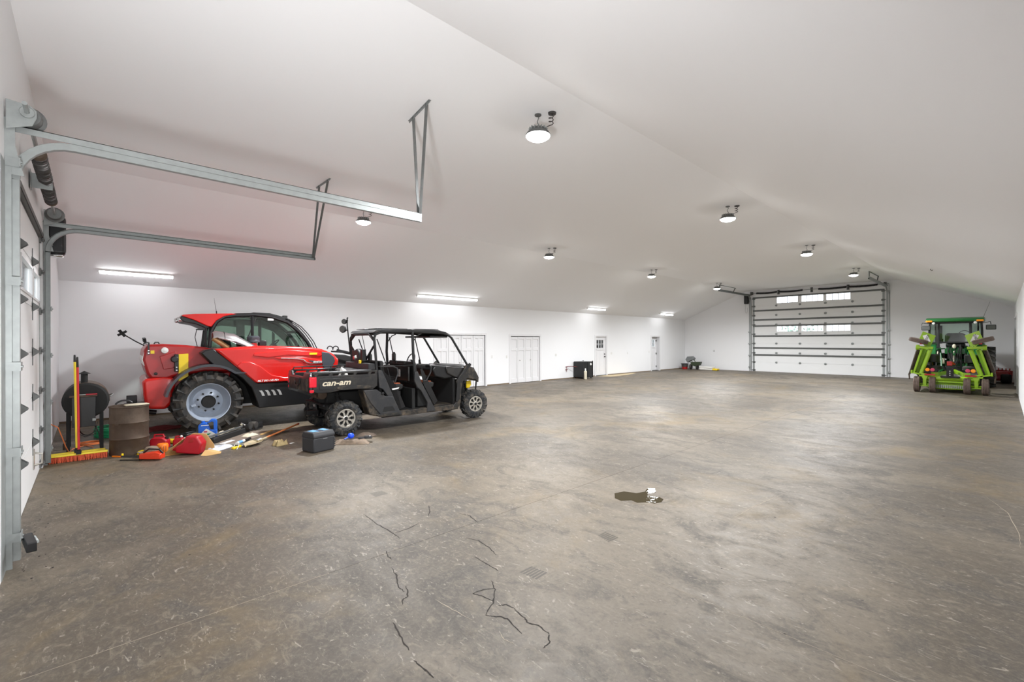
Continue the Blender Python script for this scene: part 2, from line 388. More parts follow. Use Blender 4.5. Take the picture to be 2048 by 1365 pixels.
for i in range(46):
    x = rs.uniform(-7.5, -.3); y = rs.uniform(.2, 8); r_ = rs.uniform(.004, .014)
    m.add([(x + r_*rs.uniform(.6, 1.3)*math.cos(a), y + r_*rs.uniform(.5, 1)*math.sin(a), .0006) for a in [2*PI*k/6 for k in range(6)]], [tuple(range(6))])
for i in range(40):
    x = rs.uniform(-9, -5); y = -.42 + abs(rs.gauss(0, .12)) ; r_ = rs.uniform(.005, .016)
    m.add([(x + r_*math.cos(a), y + r_*.6*math.sin(a), .0006) for a in [2*PI*k/5 for k in range(5)]], [tuple(range(5))])
tag(m.build('dirt_specks', M['crack'], fl), kind='stuff')
pud = [(-3.20, 4.66), (-3.16, 4.80), (-3.02, 4.86), (-2.98, 4.98), (-3.03, 5.12), (-2.95, 5.17), (-2.88, 5.06), (-2.91, 4.93), (-2.86, 4.86), (-2.76, 4.93), (-2.69, 4.90), (-2.66, 4.80), (-2.69, 4.70), (-2.78, 4.66), (-2.84, 4.58), (-2.93, 4.60), (-3.0, 4.50), (-3.10, 4.52)]
solo(MB().prism(pud, 'z', -.002, .0025), 'water_puddle', M['water'], 'small dark water puddle on the concrete floor', 'puddle', bev=.001)

# ---------------------------------------------------------------- doors of the long wall
def raised(m, x, y0, y1, z0, z1, d=.012):
    m.b2((x, y0, z0), (x + d, y1, z1))
def leaf(name, y0, y1, z1, parent, x, rows, lab=None):
    """door leaf on the x side: stiles and rails stand proud of the field"""
    o = MB().b2((x - .03, y0, .015), (x, y1, z1)).build(name, M['trim'], parent)
    m = MB(); W = y1 - y0; sw = .09 if W > .5 else .07
    m.b2((x, y0, .015), (x + .022, y0 + sw, z1)); m.b2((x, y1 - sw, .015), (x + .022, y1, z1))
    zs = [.015, .20, z1*.70, z1*.76, z1 - .12, z1]
    for a, b in ((0, 1), (2, 3), (4, 5)): m.b2((x, y0 + sw, zs[a]), (x + .022, y1 - sw, zs[b]))
    if rows > 1:
        for i in range(1, rows):
            c = y0 + sw + (W - 2*sw) * i / rows; m.b2((x, c - .035, .2), (x + .022, c + .035, z1*.70)); m.b2((x, c - .035, z1*.76), (x + .022, c + .035, z1 - .12))
    m.build('panel_moulding', M['trim'], o, bev=.004, seg=1)
    return o
def casing(name, y0, y1, z1, x=XL, w_=.09):
    m = MB(); m.b2((x, y0 - w_, 0), (x + .026, y0, z1 + w_)); m.b2((x, y1, 0), (x + .026, y1 + w_, z1 + w_)); m.b2((x, y0, z1), (x + .026, y1, z1 + w_))
    m.b2((x - .28, y0 - .02, 0), (x, y0, z1)); m.b2((x - .28, y1, 0), (x, y1 + .02, z1)); m.b2((x - .28, y0, z1), (x, y1, z1 + .02))
    return struct(m.build(name, M['trim'], bev=.003, seg=1))
d = casing('door_3', 9.55, 11.95, 2.10)
for k in range(4): leaf('door_leaf', 9.56 + k*.6, 9.56 + k*.6 + .585, 2.08, d, XL - .05, 2)
for y in (10.68, 10.85): MB().ball((XL - .02, y, 1.0), .025).build('door_knob', M['alu'], d)
d = casing('door_4', 13.38, 15.2, 2.06)
for k in range(4): leaf('door_leaf', 13.385 + k*.4545, 13.385 + k*.4545 + .444, 2.04, d, XL - .05, 1)
for y in (13.97, 14.62): MB().ball((XL - .02, y, 1.0), .022).build('door_knob', M['alu'], d)
def entry(name, y0, y1, z1, x, dark, hinges):
    d = casing(name, y0, y1, z1)
    a, b, c, e = y0 + .17, y1 - .17, z1 - .60, z1 - .18
    m = MB(); m.b2((x - .04, y0, .03), (x, a, z1)); m.b2((x - .04, b, .03), (x, y1, z1)); m.b2((x - .04, a, .03), (x, b, c)); m.b2((x - .04, a, e), (x, b, z1))
    o = m.build('door_leaf', M['trim'], d)
    q = MB()
    for i in (1, 2): yy = a + (b-a)*i/3; q.b2((x - .03, yy - .012, c), (x + .004, yy + .012, e))
    q.b2((x - .03, a, (c+e)/2 - .012), (x + .004, b, (c+e)/2 + .012))
    q.b2((x, a - .02, c - .02), (x + .02, b + .02, c)); q.b2((x, a - .04, c - .10), (x + .03, b + .04, c - .06))
    q.b2((x, y0 + .13, .22), (x + .01, y0 + .15, c - .2)); q.b2((x, y1 - .15, .22), (x + .01, y1 - .13, c - .2)); q.b2((x, (y0+y1)/2 - .03, .22), (x + .01, (y0+y1)/2 + .03, c - .2))
    q.build('muntin', M['trim'], o)
    for i in range(3):
        for j in range(2):
            y = a + (b-a)*i/3; z = c + (e-c)*j/2
            MB().b2((x - .025, y + .012, z + .012), (x - .02, y + (b-a)/3 - .012, z + (e-c)/2 - .012)).build('pane', M['glassc'], o)
    return d, o
d, o = entry('door_5', 19.43, 20.38, 2.07, XL - .06, True, 0)
MB().lathe([(.001, .05), (.028, .045), (.028, 0)], (XL - .06, 20.27, 1.14), 'x').build('deadbolt', M['black'], o)
q = MB(); q.lathe([(.001, .02), (.03, .015), (.03, 0)], (XL - .06, 20.27, 1.0), 'x'); q.ball((XL - .0, 20.27, 1.0), .03); q.build('door_knob', M['black'], o)
MB().b2((XL - .06, 19.43, 0), (XL + .01, 20.38, .03)).build('threshold', M['strut'], d)
d, o = entry('door_6', 25.02, 25.95, 2.09, XL - .22, False, 3)
for z in (.25, 1.05, 1.85): MB().b2((XL - .23, 25.9, z - .05), (XL - .19, 25.95, z + .05)).build('hinge', M['strut'], d)
MB().b2((XL - .25, 25.02, 0), (XL - .1, 25.95, .03)).build('threshold', M['strut'], d)
m = MB(); m.b2((XL - 2.3, 18.4, 0), (XL - 2.2, 21.6, 2.5)); m.b2((XL - 2.3, 18.3, 0), (XL - .3, 18.4, 2.5)); m.b2((XL - 2.3, 21.5, 0), (XL - .3, 21.6, 2.5)); m.b2((XL - 2.3, 18.3, 2.4), (XL - .3, 21.6, 2.5)); m.b2((XL - 2.3, 18.3, -.05), (XL - .3, 21.6, -.0))
struct(m.build('wall_side_room', M['brown']))
# closed backs of the closets
m = MB(); m.b2((XL - .34, 9.4, 0), (XL - .29, 12.1, 2.3)); m.b2((XL - .34, 13.2, 0), (XL - .29, 15.4, 2.3)); struct(m.build('wall_closet_back', M['wall']))
# door in the right wall
m = MB(); m.b2((XR - .03, 23.2, 0), (XR, 23.3, 2.78)); m.b2((XR - .03, 27.3, 0), (XR, 27.4, 2.78)); m.b2((XR - .03, 23.3, 2.68), (XR, 27.3, 2.78))
d = struct(m.build('door_7', M['trim']))
for k in range(5): MB().b2((XR + .12, 23.3, .01 + k*.535), (XR + .16, 27.3, .01 + k*.535 + .528)).build('door_panel', M['panel'], d, bev=.004, seg=1)
def plate(y, z, label, w_=.075, x=XL):
    t = MB().b2((x, y - w_/2, z - .06), (x + .008, y + w_/2, z + .06)).build('switch_plate' if w_ < .1 else 'double_switch_plate', M['plate'], bev=.003)
    tag(t, label, 'switch plate')
    MB().b2((x + .006, y - .012, z - .03), (x + .013, y + .012, z + .03)).build('switch_paddle', M['white'], t)
plate(12.19 + .13, 1.19, 'white switch plate just right of the wide six-panel closet doors')
plate(13.15, 1.17, 'white switch plate just left of the narrower bifold closet doors')
plate(16.33, 1.18, 'white switch plate alone on the wall between the bifold closet and the black heater', .12)
plate(20.86, 1.17, 'white switch plate just right of the door with six dark panes', .12)
plate(22.42, 1.15, 'narrow white cover plate midway between the two glazed entry doors')
plate(24.73, 1.17, 'white switch plate just left of the recessed far entry door')
t = MB().b2((-12.6, YE - .008, 1.13), (-12.52, YE, 1.25)).build('switch_plate', M['gink'], bev=.003); tag(t, 'grey switch plate on the far gable wall left of the overhead door', 'switch plate')
MB().b2((-12.575, YE - .013, 1.16), (-12.545, YE - .006, 1.22)).build('switch_paddle', M['white'], t)

# ---------------------------------------------------------------- overhead doors
def overhead(name, x0, x1, zt, n, y, s, wins, hx, struts, glassmat):
    """s = +1 when the room lies towards +y of the door"""
    h = zt / n; t = .05
    d = struct(MB().b2((x0, y - s*.06, -.005), (x1, y - s*.04, .01)).build(name, M['black']))
    ya, yb = (y - s*t, y) if s > 0 else (y, y - s*t)
    for k in range(n):
        z0 = k*h + .006; z1 = (k+1)*h - .004; m = MB(); ws = wins.get(k, [])
        if not ws: m.b2((x0, ya, z0), (x1, yb, z1))
        else:
            wz0, wz1 = k*h + .14, k*h + .47; xx = x0
            m.b2((x0, ya, z0), (x1, yb, wz0)); m.b2((x0, ya, wz1), (x1, yb, z1))
            for a, b in ws: m.b2((xx, ya, wz0), (a, yb, wz1)); xx = b
            m.b2((xx, ya, wz0), (x1, yb, wz1))
        ym = (ya + yb)/2
        if k: m.b2((x0, ym - .008, k*h - .012), (x1, ym + .008, k*h + .012))
        o = m.build('door_section', M['panel'], d)
        for a, b in ws:
            f = MB(); e = .03
            f.b2((a - e, y, wz0 - e), (b + e, y + s*.012, wz0)); f.b2((a - e, y, wz1), (b + e, y + s*.012, wz1 + e))
            f.b2((a - e, y, wz0), (a, y + s*.012, wz1)); f.b2((b, y, wz0), (b + e, y + s*.012, wz1))
            np_ = 4 if n == 8 else 1
            for i in range(1, np_): c = a + (b-a)*i/4; f.b2((c - .012, y - s*.03, wz0), (c + .012, y + s*.004, wz1))
            f.build('window_frame', M['trim'], o)
            for i in range(np_):
                c0, c1 = a + (b-a)*i/np_, a + (b-a)*(i+1)/np_
                MB().b2((c0 + .012, y - s*.03, wz0), (c1 - .012, y - s*.025, wz1)).build('window_pane', glassmat, o)
    for k in range(1, n):
        for x in hx:
            q = MB(); z = k*h
            hl = .17 if n == 6 else .075; q.beam((x, y + s*.004, z - hl), (x, y + s*.004, z + hl), .018, .008, (0, 1, 0))
            q.prism([(y, z - .06), (y + s*.062, z - .006), (y + s*.062, z + .01), (y, z + .065)], 'x', x - .045, x - .039)
            q.prism([(y, z - .06), (y + s*.062, z - .006), (y + s*.062, z + .01), (y, z + .065)], 'x', x + .039, x + .045)
            q.b2((x - .045, y, z - .045), (x + .045, y + s*.006, z + .045))
            q.tube([(x - .05, y + s*.055, z), (x + .05, y + s*.055, z)], .01, 6)
            q.build('hinge', M['galvd'] if n == 6 else M['galv'], d)
    for xe in (x0, x1):
        sg = 1 if xe == x0 else -1
        MB().b2((xe, y, .02), (xe + sg*.10, y + s*.003, zt - .02)).build('end_stile', M['galv'], d)
        for k in range(0, n + 1):
            z = min(max(k*h, .08), zt - .1); q = MB()
            q.b2((xe, y + s*.003, z - .05), (xe + sg*.14, y + s*.02, z + .05)); q.tube([(xe + sg*.13, y + s*.045, z), (xe - sg*.05, y + s*.045, z)], .012, 6)
            q.box((xe + sg*.02, y + s*.035, z), (.08, .03, .05))
            q.build('roller_hinge', M['galvd'], d)
    for z in struts:
        q = MB(); q.b2((x0 + .02, y, z - .035), (x1 - .02, y + s*.045, z - .031)); q.b2((x0 + .02, y + s*.041, z - .035), (x1 - .02, y + s*.045, z + .03))
        q.b2((x0 + .02, y, z + .026), (x1 - .02, y + s*.045, z + .03)); q.b2((x0 + .02, y, z - .05), (x1 - .02, y + s*.003, z + .045))
        q.build('strut', M['strut'], d)
    return d
dn = overhead('door_1', NX0, NX1, NZ, 6, YN - .03, 1, {4: [(-9.45, -8.52), (-8.28, -7.06), (-6.82, -5.78)]}, (-8.40, -6.94), [NZ - .05], M['glassc'])
df = overhead('door_2', FX0, FX1, FZ, 8, YE + .03, -1, {7: [(-8.93, -7.86), (-7.68, -6.65), (-6.50, -5.44)], 4: [(-8.93, -7.86), (-7.68, -6.65), (-6.50, -5.44)]}, (-8.96, -7.76, -6.55, -5.35),
              [FZ - .04, 3.62, 3.07, 2.71, 2.11, 1.40, .99], M['glassc'])
# handle near the bottom of the near door, and the bottom fixture
q = MB(); q.tube([(-8.5, -.52, .42), (-8.5, -.45, .40), (-8.5, -.45, .28), (-8.5, -.52, .26)], .014, 8); q.box((-8.5, -.523, .34), (.09, .01, .26)); q.build('lift_handle', M['alu'], dn, bev=.003)
# tracks
def track(x, side, y, s, zt, rise, ylen, label, stub):
    """vertical track, quarter bend and horizontal track of an overhead door"""
    t = thing('door_track', label, 'door track', (x, y, 0))
    R_ = .36; zh = zt + rise
    pts = [(0, s*.05, .04), (0, s*.05, zh - R_)]
    for i in range(1, 9):
        a = PI/2*i/8; pts.append((0, s*(.05 + R_*(1 - math.cos(a))), zh - R_ + R_*math.sin(a)))
    pts.append((0, s*ylen, zh))
    def chan(ps, w_, d_, th_):
        m = MB(); n = len(ps); V = []; F = []
        sec = [(-1, -1), (1, -1), (1, -1 + 2*th_), (-1 + 2*th_, -1 + 2*th_), (-1 + 2*th_, 1 - 2*th_), (1, 1 - 2*th_), (1, 1), (-1, 1)]
        for i, p in enumerate(ps):
            p = Vector(p)
            if i == 0: tt = Vector(ps[1]) - p
            elif i == n - 1: tt = p - Vector(ps[-2])
            else: tt = (Vector(ps[i+1]) - p).normalized() + (p - Vector(ps[i-1])).normalized()
            tt.normalize(); lx = Vector((side, 0, 0)); ly = lx.cross(tt)
            for a, b in sec: V.append(p + lx*(a*w_/2) + ly*(b*d_/2))
        for i in range(n - 1):
            for j in range(8): F.append((i*8 + j, i*8 + (j+1) % 8, (i+1)*8 + (j+1) % 8, (i+1)*8 + j))
        F += [tuple(range(8)), tuple((n-1)*8 + j for j in range(8))]
        return m.add(V, F)
    chan(pts[:2], .055, .06, .06).build('vertical_track', M['galv'], t, bev=.003, seg=1)
    chan(pts[1:], .05, .06, .06).build('curved_track', M['galv'], t, bev=.003, seg=1)
    MB().b2((-side*.09, 0, .0), (-side*.085, s*.04, zh - .25)).b2((-side*(.33 if x == -5.58 else .12), 0, 0), (-side*.085, s*.004, zh - .25)).build('jamb_angle', M['galv'], t)
    m = MB(); m.b2((-side*.03, s*.02, zh + .03), (-side*.025, s*(ylen + .0), zh + .085)); m.b2((-side*.03, s*.0, zh + .08), (side*.03, s*ylen, zh + .085)); m.build('reinforcing_angle', M['galv'], t)
    for z in (.25, .95, 1.65, 2.35, zt - .1):
        q = MB(); q.b2((-side*.13, s*.085, z - .035), (side*.01, s*.092, z + .035)); q.b2((-side*.097, s*.002, z - .035), (-side*.0915, s*.085, z + .035))
        for xx in (-.12, -.05): q.tube([(side*xx, s*.088, z), (side*xx, s*.102, z)], .009, 6)
        q.build('track_bracket', M['galv'], t)
    # flag plate and end bearing plate
    q = MB(); q.prism([(0, zh - .34), (s*.11, zh - .34), (s*.06, zh - .10), (s*.06, zh + .12), (0, zh + .12)], 'x', -side*.085, -side*.08); q.build('flag_bracket', M['galv'], t)
    if stub:
        for pe, pt in stub:
            q = MB(); a = Vector(pe) - t.location; b = Vector(pt) - t.location
            e = (b - a).normalized(); 
            q.beam(a, b, .04, .003, (0, 1, 0)); q.beam(a + Vector((.019, 0, 0)), b + Vector((.019, 0, 0)), .003, .04, (0, 1, 0))
            L_ = (b - a).length; k = int(L_ / .035)
            for i in range(k): 
                c = a + e*(L_*(i + .5)/k); q.box(c + Vector((.006, -.004 * 1, 0)), (.014, .004, .016))
            q.build('perforated_hanger', M['galvd'], t)
        h = Vector(stub[0][1]) - t.location; g_ = Vector(stub[1][1]) - t.location; e = (g_ - h).normalized()
        q = MB(); q.beam(h - e*.12, g_ + e*.12, .035, .004); q.beam(h - e*.12 + Vector((0, 0, -.012)), g_ + e*.12 + Vector((0, 0, -.012)), .004, .03); q.build('ceiling_angle', M['galv'], t)
    return t
ZT = 3.575
tn = track(-5.58, -1, YN, 1, 3.42, .14, 3.93, 'galvanised overhead door track nearest the camera, with two perforated hangers', [((-5.6, 3.42, 3.58), (-4.93, 3.11, 4.835)), ((-5.6, 3.40, 3.58), (-5.35, 3.17, 4.835))])
tf = track(-9.68, 1, YN, 1, 3.42, .14, 3.93, 'galvanised door track on the far jamb of the near door, beside the brooms', [((-9.68, 3.40, 3.58), (-8.49, 3.24, 4.835)), ((-9.68, 3.38, 3.58), (-8.93, 3.24, 4.835))])
track(-10.33, 1, YE, -1, 4.40, .12, 4.6, 'left track of the far overhead door, ending beside a high bay light', [((-10.33, 24.8, 4.55), (-10.33, 24.8, 4.84)), ((-10.33, 26.6, 4.55), (-10.33, 26.9, 4.84))])
track(-3.93, -1, YE, -1, 4.40, .12, 4.6, 'right track of the far overhead door under the ridge crease', [((-3.93, 24.8, 4.55), (-3.93, 24.8, 4.83)), ((-3.93, 26.6, 4.55), (-3.93, 26.9, 4.83))])
# counterbalance shafts
def spring(m, a, b, r, pitch=.03, wire=.0085, sag=0):
    a = Vector(a); b = Vector(b); L_ = (b - a).length; k = int(L_ / pitch * 1.0); n = k * 10; d_ = (b - a).normalized()
    u = d_.cross(Vector((0, 0, 1))).normalized(); v = d_.cross(u)
    pts = []
    for i in range(n + 1):
        t = i / n; an = 2*PI*k*t; pts.append(a + d_*(L_*t) + u*(r*math.cos(an)) + v*(r*math.sin(an)) + Vector((0, 0, -sag*math.sin(PI*t))))
    m.tube(pts, wire, 5); m.tube([a + d_*(L_*i/8) + Vector((0, 0, -sag*math.sin(PI*i/8))) for i in range(9)], r*.94, 12)
    return m
t = thing('torsion_spring_shaft', 'torsion spring shaft with dark coil springs above the near overhead door', 'spring shaft', (-7.6, YN + .13, 3.74))
MB().tube([(-2.15, 0, 0), (2.35, 0, 0)], .0165, 10).build('shaft', M['galv'], t)
spring(MB(), (.98, 0, 0), (.02, 0, 0), .052, .055, .015).build('torsion_spring', M['spring'], t, smooth=60)
spring(MB(), (-.02, 0, 0), (-1.05, 0, 0), .052, .055, .015).build('torsion_spring', M['spring'], t, smooth=60)
for x in (1.0, -1.08): MB().lathe([(.017, -.03), (.06, -.03), (.065, 0), (.045, .03), (.017, .03)], (x, 0, 0), 'x', 14).build('winding_cone', M['rust'], t)
q = MB(); q.b2((-.03, -.12, -.10), (-.022, .06, .07)); q.b2((-.10, -.12, -.12), (.08, -.115, .09)); q.build('centre_bracket', M['galv'], t, bev=.004)
for x in (2.02, -1.93):
    MB().lathe([(.017, -.05), (.105, -.055), (.11, -.045), (.085, -.03), (.085, .03), (.075, .05), (.017, .05)], (x, 0, 0), 'x', 24).build('cable_drum', M['galvd'], t)
    sg = 1 if x > 0 else -1
    q = MB(); q.prism([(-.12, -.16), (.03, -.10), (.055, -.03), (.055, .03), (.02, .065), (-.12, .08)], 'x', x + sg*.11, x + sg*.116); q.lathe([(.017, -.02), (.045, -.02), (.045, .02), (.017, .02)], (x + sg*.12, 0, 0), 'x', 14); q.build('end_bearing_plate', M['galv'], t, bev=.003)
t = thing('door_opener', 'black wall-mounted jackshaft door opener beside the near overhead door', 'door opener', (-9.98, YN + .14, 3.50))
MB().b2((-.10, -.12, -.30), (.10, .10, .30)).build('housing', M['black'], t, bev=.05, seg=4)
MB().b2((-.085, -.10, -.335), (.085, .07, -.29)).build('light_lens', M['chrome'], t, bev=.02, seg=3)
MB().b2((-.14, -.13, -.2), (.14, -.12, .2)).build('mounting_plate', M['galv'], t)
t = thing('torsion_spring_shaft', 'long torsion spring shaft with sagging black springs above the far overhead door', 'spring shaft', (-7.13, YE - .13, 4.66))
MB().tube([(-3.2, 0, 0), (3.3, 0, 0)], .0165, 8).build('shaft', M['galv'], t)
for a, b in ((-2.85, -1.75), (-1.65, -.45), (.30, 1.55), (1.65, 2.85)):
    spring(MB(), (a, 0, 0), (b, 0, 0), .05, .06, .012, .03).build('torsion_spring', M['black'], t, smooth=60)
for a in (-1.7, -.05, 1.6): MB().b2((a - .01, -.05, -.14), (a + .01, .12, .1)).b2((a - .06, .11, -.15), (a + .06, .125, .12)).build('centre_bracket', M['galvd'], t)
for a in (-3.1, 3.15): MB().lathe([(.017, -.05), (.12, -.055), (.09, -.03), (.09, .05), (.017, .05)], (a, 0, 0), 'x', 20).build('cable_drum', M['strut'], t)
t = thing('door_opener', 'black jackshaft opener with a hanging pull cord beside the far overhead door', 'door opener', (-10.55, YE - .14, 4.33))
MB().b2((-.11, -.1, -.28), (.11, .12, .28)).build('housing', M['black'], t, bev=.04, seg=3)
MB().tube([(-.05, 0, -.28), (-.06, 0, -.7), (-.03, 0, -.83), (.03, 0, -.83), (.06, 0, -.7), (.06, 0, -.5)], .008, 5).build('pull_cord', M['gink'], t)
# latch strap by the foot of the near track
t = thing('door_latch', 'black slide latch with a small coil spring at the foot of the nearest door track', 'latch', (-5.42, -.36, .21), .15)
MB().box((0, 0, 0), (.30, .06, .075)).build('latch_body', M['black'], t, bev=.006)
spring(MB(), (-.12, .035, 0), (.08, .035, .015), .012, .012, .003).build('latch_spring', M['galv'], t, smooth=60)
MB().tube([(.08, .035, .012), (.14, .035, .03)], .005, 6).build('latch_pin', M['galv'], t)

# ---------------------------------------------------------------- ceiling lights
def highbay(loc, label):
    t = thing('high_bay_light', label, 'ceiling light', loc, 0, 'round high bay ceiling lights')
    MB().lathe([(.001, -.235), (.06, -.235), (.10, -.25), (.115, -.28), (.15, -.305), (.165, -.33), (.165, -.345), (.001, -.345)], c=(0, 0, .06), n=32).build('housing', M['galvd'], t)
    fm = MB()
    for k in range(16): a = 2*PI*k/16; fm.box((.09*math.cos(a), .09*math.sin(a), -.202), (.07, .006, .045), (0, 0, a))
    fm.build('heat_sink_fins', M['galv'], t)
    MB().lathe([(.001, -.400), (.07, -.396), (.12, -.378), (.150, -.358), (.158, -.344)], c=(0, 0, .06), n=32).build('lens', M['glow'], t)
    q = MB(); q.lathe([(.001, 0), (.045, 0), (.045, -.012), (.001, -.012)], n=14); q.tube([(0, 0, -.01), (.012, 0, -.05), (-.012, 0, -.09), (0, 0, -.12), (.015, .0, -.14), (0, 0, -.175)], .006, 6)
    q.build('hook', M['galvd'], t)
    q = MB(); q.lathe([(.001, 0), (.055, 0), (.05, -.02), (.001, -.025)], (.16, .10, 0), n=14)
    cp = [Vector((.16, .10, -.02))]
    for i in range(18): a = i * .9; cp.append(Vector((.15 + .03*math.cos(a), .09 + .03*math.sin(a), -.04 - .0065*i)))
    cp += [Vector((.10, .06, -.175)), Vector((.05, .02, -.18))]
    q.tube(cp, .006, 5); q.build('power_cord', M['spring'], t)
    L_ = bpy.data.lights.new('high_bay_lamp', 'SPOT'); L_.spot_size = math.radians(166); L_.spot_blend = .65; L_.energy = HIGHBAY_W; L_.shadow_soft_size = .14; L_.color = (.95, .975, 1)
    lo = bpy.data.objects.new('high_bay_lamp', L_); COL.objects.link(lo); lo.parent = t; lo.location = (0, 0, -.375)
    return t
HB = [(-4.17, 4.35, 'largest high bay light, hanging alone right of the tall track hanger'), (-4.16, 10.43, 'second high bay light of the right row, level with the tall hanger foot'),
      (-4.19, 16.55, 'third high bay light of the right row, above the middle of the far overhead door'), (-4.21, 23.3, 'farthest high bay light of the right row, beside the far door track'),
      (-9.87, 4.57, 'high bay light seen just below the nearest horizontal door track'), (-9.95, 10.88, 'second high bay light of the left row, midway along the ceiling'),
      (-10.07, 17.39, 'third high bay light of the left row, above the six-pane door'), (-10.13, 24.0, 'farthest high bay light of the left row, beside the far door left track end')]
for x, y, l in HB: highbay((x, y, ZF), l)
slope = (ZF - ZE) / (C1 - XL); sa = math.atan(slope)
for y0, y1, l in ((.17, 1.52, 'tube light above the smoker and drum, nearest the camera'), (8.4, 11.05, 'longest-looking tube light above the black buggy cab'), (18.0, 19.45, 'short tube light above the black heater'), (25.0, 26.5, 'farthest tube light above the recessed entry door')):
    x = -13.93; z = ZE + slope*(x - XL) - .004
    t = thing('tube_light', l, 'ceiling light', (x, (y0+y1)/2, z), 0, 'tube lights along the left eave'); t.rotation_euler = (0, -sa, 0)
    h = (y1 - y0)/2
    MB().b2((-.05, -h, -.035), (.05, h, 0)).build('housing', M['white'], t, bev=.004)
    MB().lathe([(.042, -h + .01), (.042, h - .01)], (0, 0, -.035), 'y', 16, PI, 2*PI).build('lens', M['tubeglow'], t)
    MB().b2((-.05, -h - .012, -.08), (.05, -h, 0)).b2((-.05, h, -.08), (.05, h + .012, 0)).build('end_cap', M['white'], t)
t = thing('ceiling_hook', 'tiny dark hook on the right ceiling slope above the green tractor', 'hook', (-1.47, 18.56, 4.01))
MB().tube([(0, 0, .02), (0, 0, -.05), (.03, 0, -.08), (.05, 0, -.05)], .008, 6).build('hook_wire', M['spring'], t)

# ---------------------------------------------------------------- wheels
def tyre(name, parent, c, R, rr, W, lug, nl, kind, tm, n=40, side=1):
    """tyre round the local x axis, centre c"""
    m = MB(); w2 = W/2
    b = R - lug
    prof = [(rr, -w2*.80), (rr + .02, -w2*.92), ((rr + b)*.5, -w2*1.02), (b*.96, -w2*.92), (b, -w2*.72), (b, 0), (b, w2*.72), (b*.96, w2*.92), ((rr + b)*.5, w2*1.02), (rr + .02, w2*.92), (rr, w2*.80), (rr - .01, w2*.5), (rr - .01, -w2*.5), (rr, -w2*.80)]
    m.lathe(prof, ax='x', n=n)
    def blk(a, x0, x1, t0, t1, wd, r0, r1):
        # bar from (x0, t0) to (x1, t1) on the unrolled tread
        V = []
        L_ = math.hypot(x1 - x0, t1 - t0) or 1; nx, nt_ = -(t1 - t0)/L_*wd/2, (x1 - x0)/L_*wd/2
        for r in (r0, r1):
            for (x, t) in ((x0 + nx, t0 + nt_), (x1 + nx, t1 + nt_), (x1 - nx, t1 - nt_), (x0 - nx, t0 - nt_)):
                an = a + t / R; rad = r
                if abs(x) > w2*.86: rad = r - lug*(.45 if r > b + .001 else 2.2)
                V.append((max(-w2*1.05, min(w2*1.05, x)), rad*math.cos(an), rad*math.sin(an)))
        m.add(V, [(0,1,2,3),(7,6,5,4),(0,4,5,1),(1,5,6,2),(2,6,7,3),(3,7,4,0)])
    pitch = 2*PI*R/nl
    if kind == 'ag':
        for i in range(nl):
            a = 2*PI*i/nl
            blk(a, -w2*.04, -w2*1.05, 0, pitch*.75, pitch*.30, b - .01, R)
            blk(a + PI/nl, w2*.04, w2*1.05, 0, pitch*.75, pitch*.30, b - .01, R)
    elif kind == 'atv':
        for i in range(nl):
            a = 2*PI*i/nl
            for s_ in (-1, 1):
                o = 0 if s_ < 0 else PI/nl
                blk(a + o, s_*w2*.05, s_*w2*.55, 0, pitch*.42, pitch*.28, b - .01, R)
                blk(a + o + .5*2*PI/nl, s_*w2*.45, s_*w2*1.0, 0, pitch*.2, pitch*.34, b - .015, R - .004)
                blk(a + o + .1*2*PI/nl, s_*w2*.93, s_*w2*1.0, 0, 0.001, pitch*.36, b*.90, R - .012)
    elif kind == 'rib':
        for x in (-.62, -.22, .22, .62):
            m.lathe([(b - .005, w2*(x - .15)), (R, w2*(x - .13)), (R, w2*(x + .13)), (b - .005, w2*(x + .15))], ax='x', n=n)
    m.v = [(p[0] + c[0], p[1] + c[1], p[2] + c[2]) for p in m.v]
    return m.build(name, tm, parent, smooth=28)
def rim_dish(t, c, rr, W, side, mt, hubm, nb=8, depth=.5):
    s = side; w2 = W/2; x = lambda f: c[0]*0 + s*w2*f
    P = [(rr + .012, .80), (rr + .018, .86), (rr - .004, .84), (rr - .03, .60), (rr - .05, .30), (rr*.80, .22), (rr*.74, .10), (rr*.70, .05), (rr*.60, .12), (rr*.36, .30), (rr*.34, .30), (.001, .30)]
    m = MB(); m.lathe([(r, x(f)) for r, f in P], c, 'x', 40); m.lathe([(rr + .012, -s*w2*.8), (rr - .02, -s*w2*.8), (rr - .02, s*w2*.3)], c, 'x', 32)
    r = m.build('rim', mt, t, smooth=40)
    h = MB(); h.lathe([(rr*.34, x(.28)), (rr*.34, x(.50)), (rr*.30, x(.60)), (.001, x(.62))], c, 'x', 20); h.build('hub', hubm, t)
    b = MB()
    for i in range(nb):
        a = 2*PI*i/nb + .2; yy, zz = rr*.50*math.cos(a), rr*.50*math.sin(a)
        b.lathe([(.018, x(.15)), (.018, x(.42)), (.001, x(.44))], (c[0], c[1] + yy, c[2] + zz), 'x', 6)
    b.build('wheel_nuts', hubm, t)
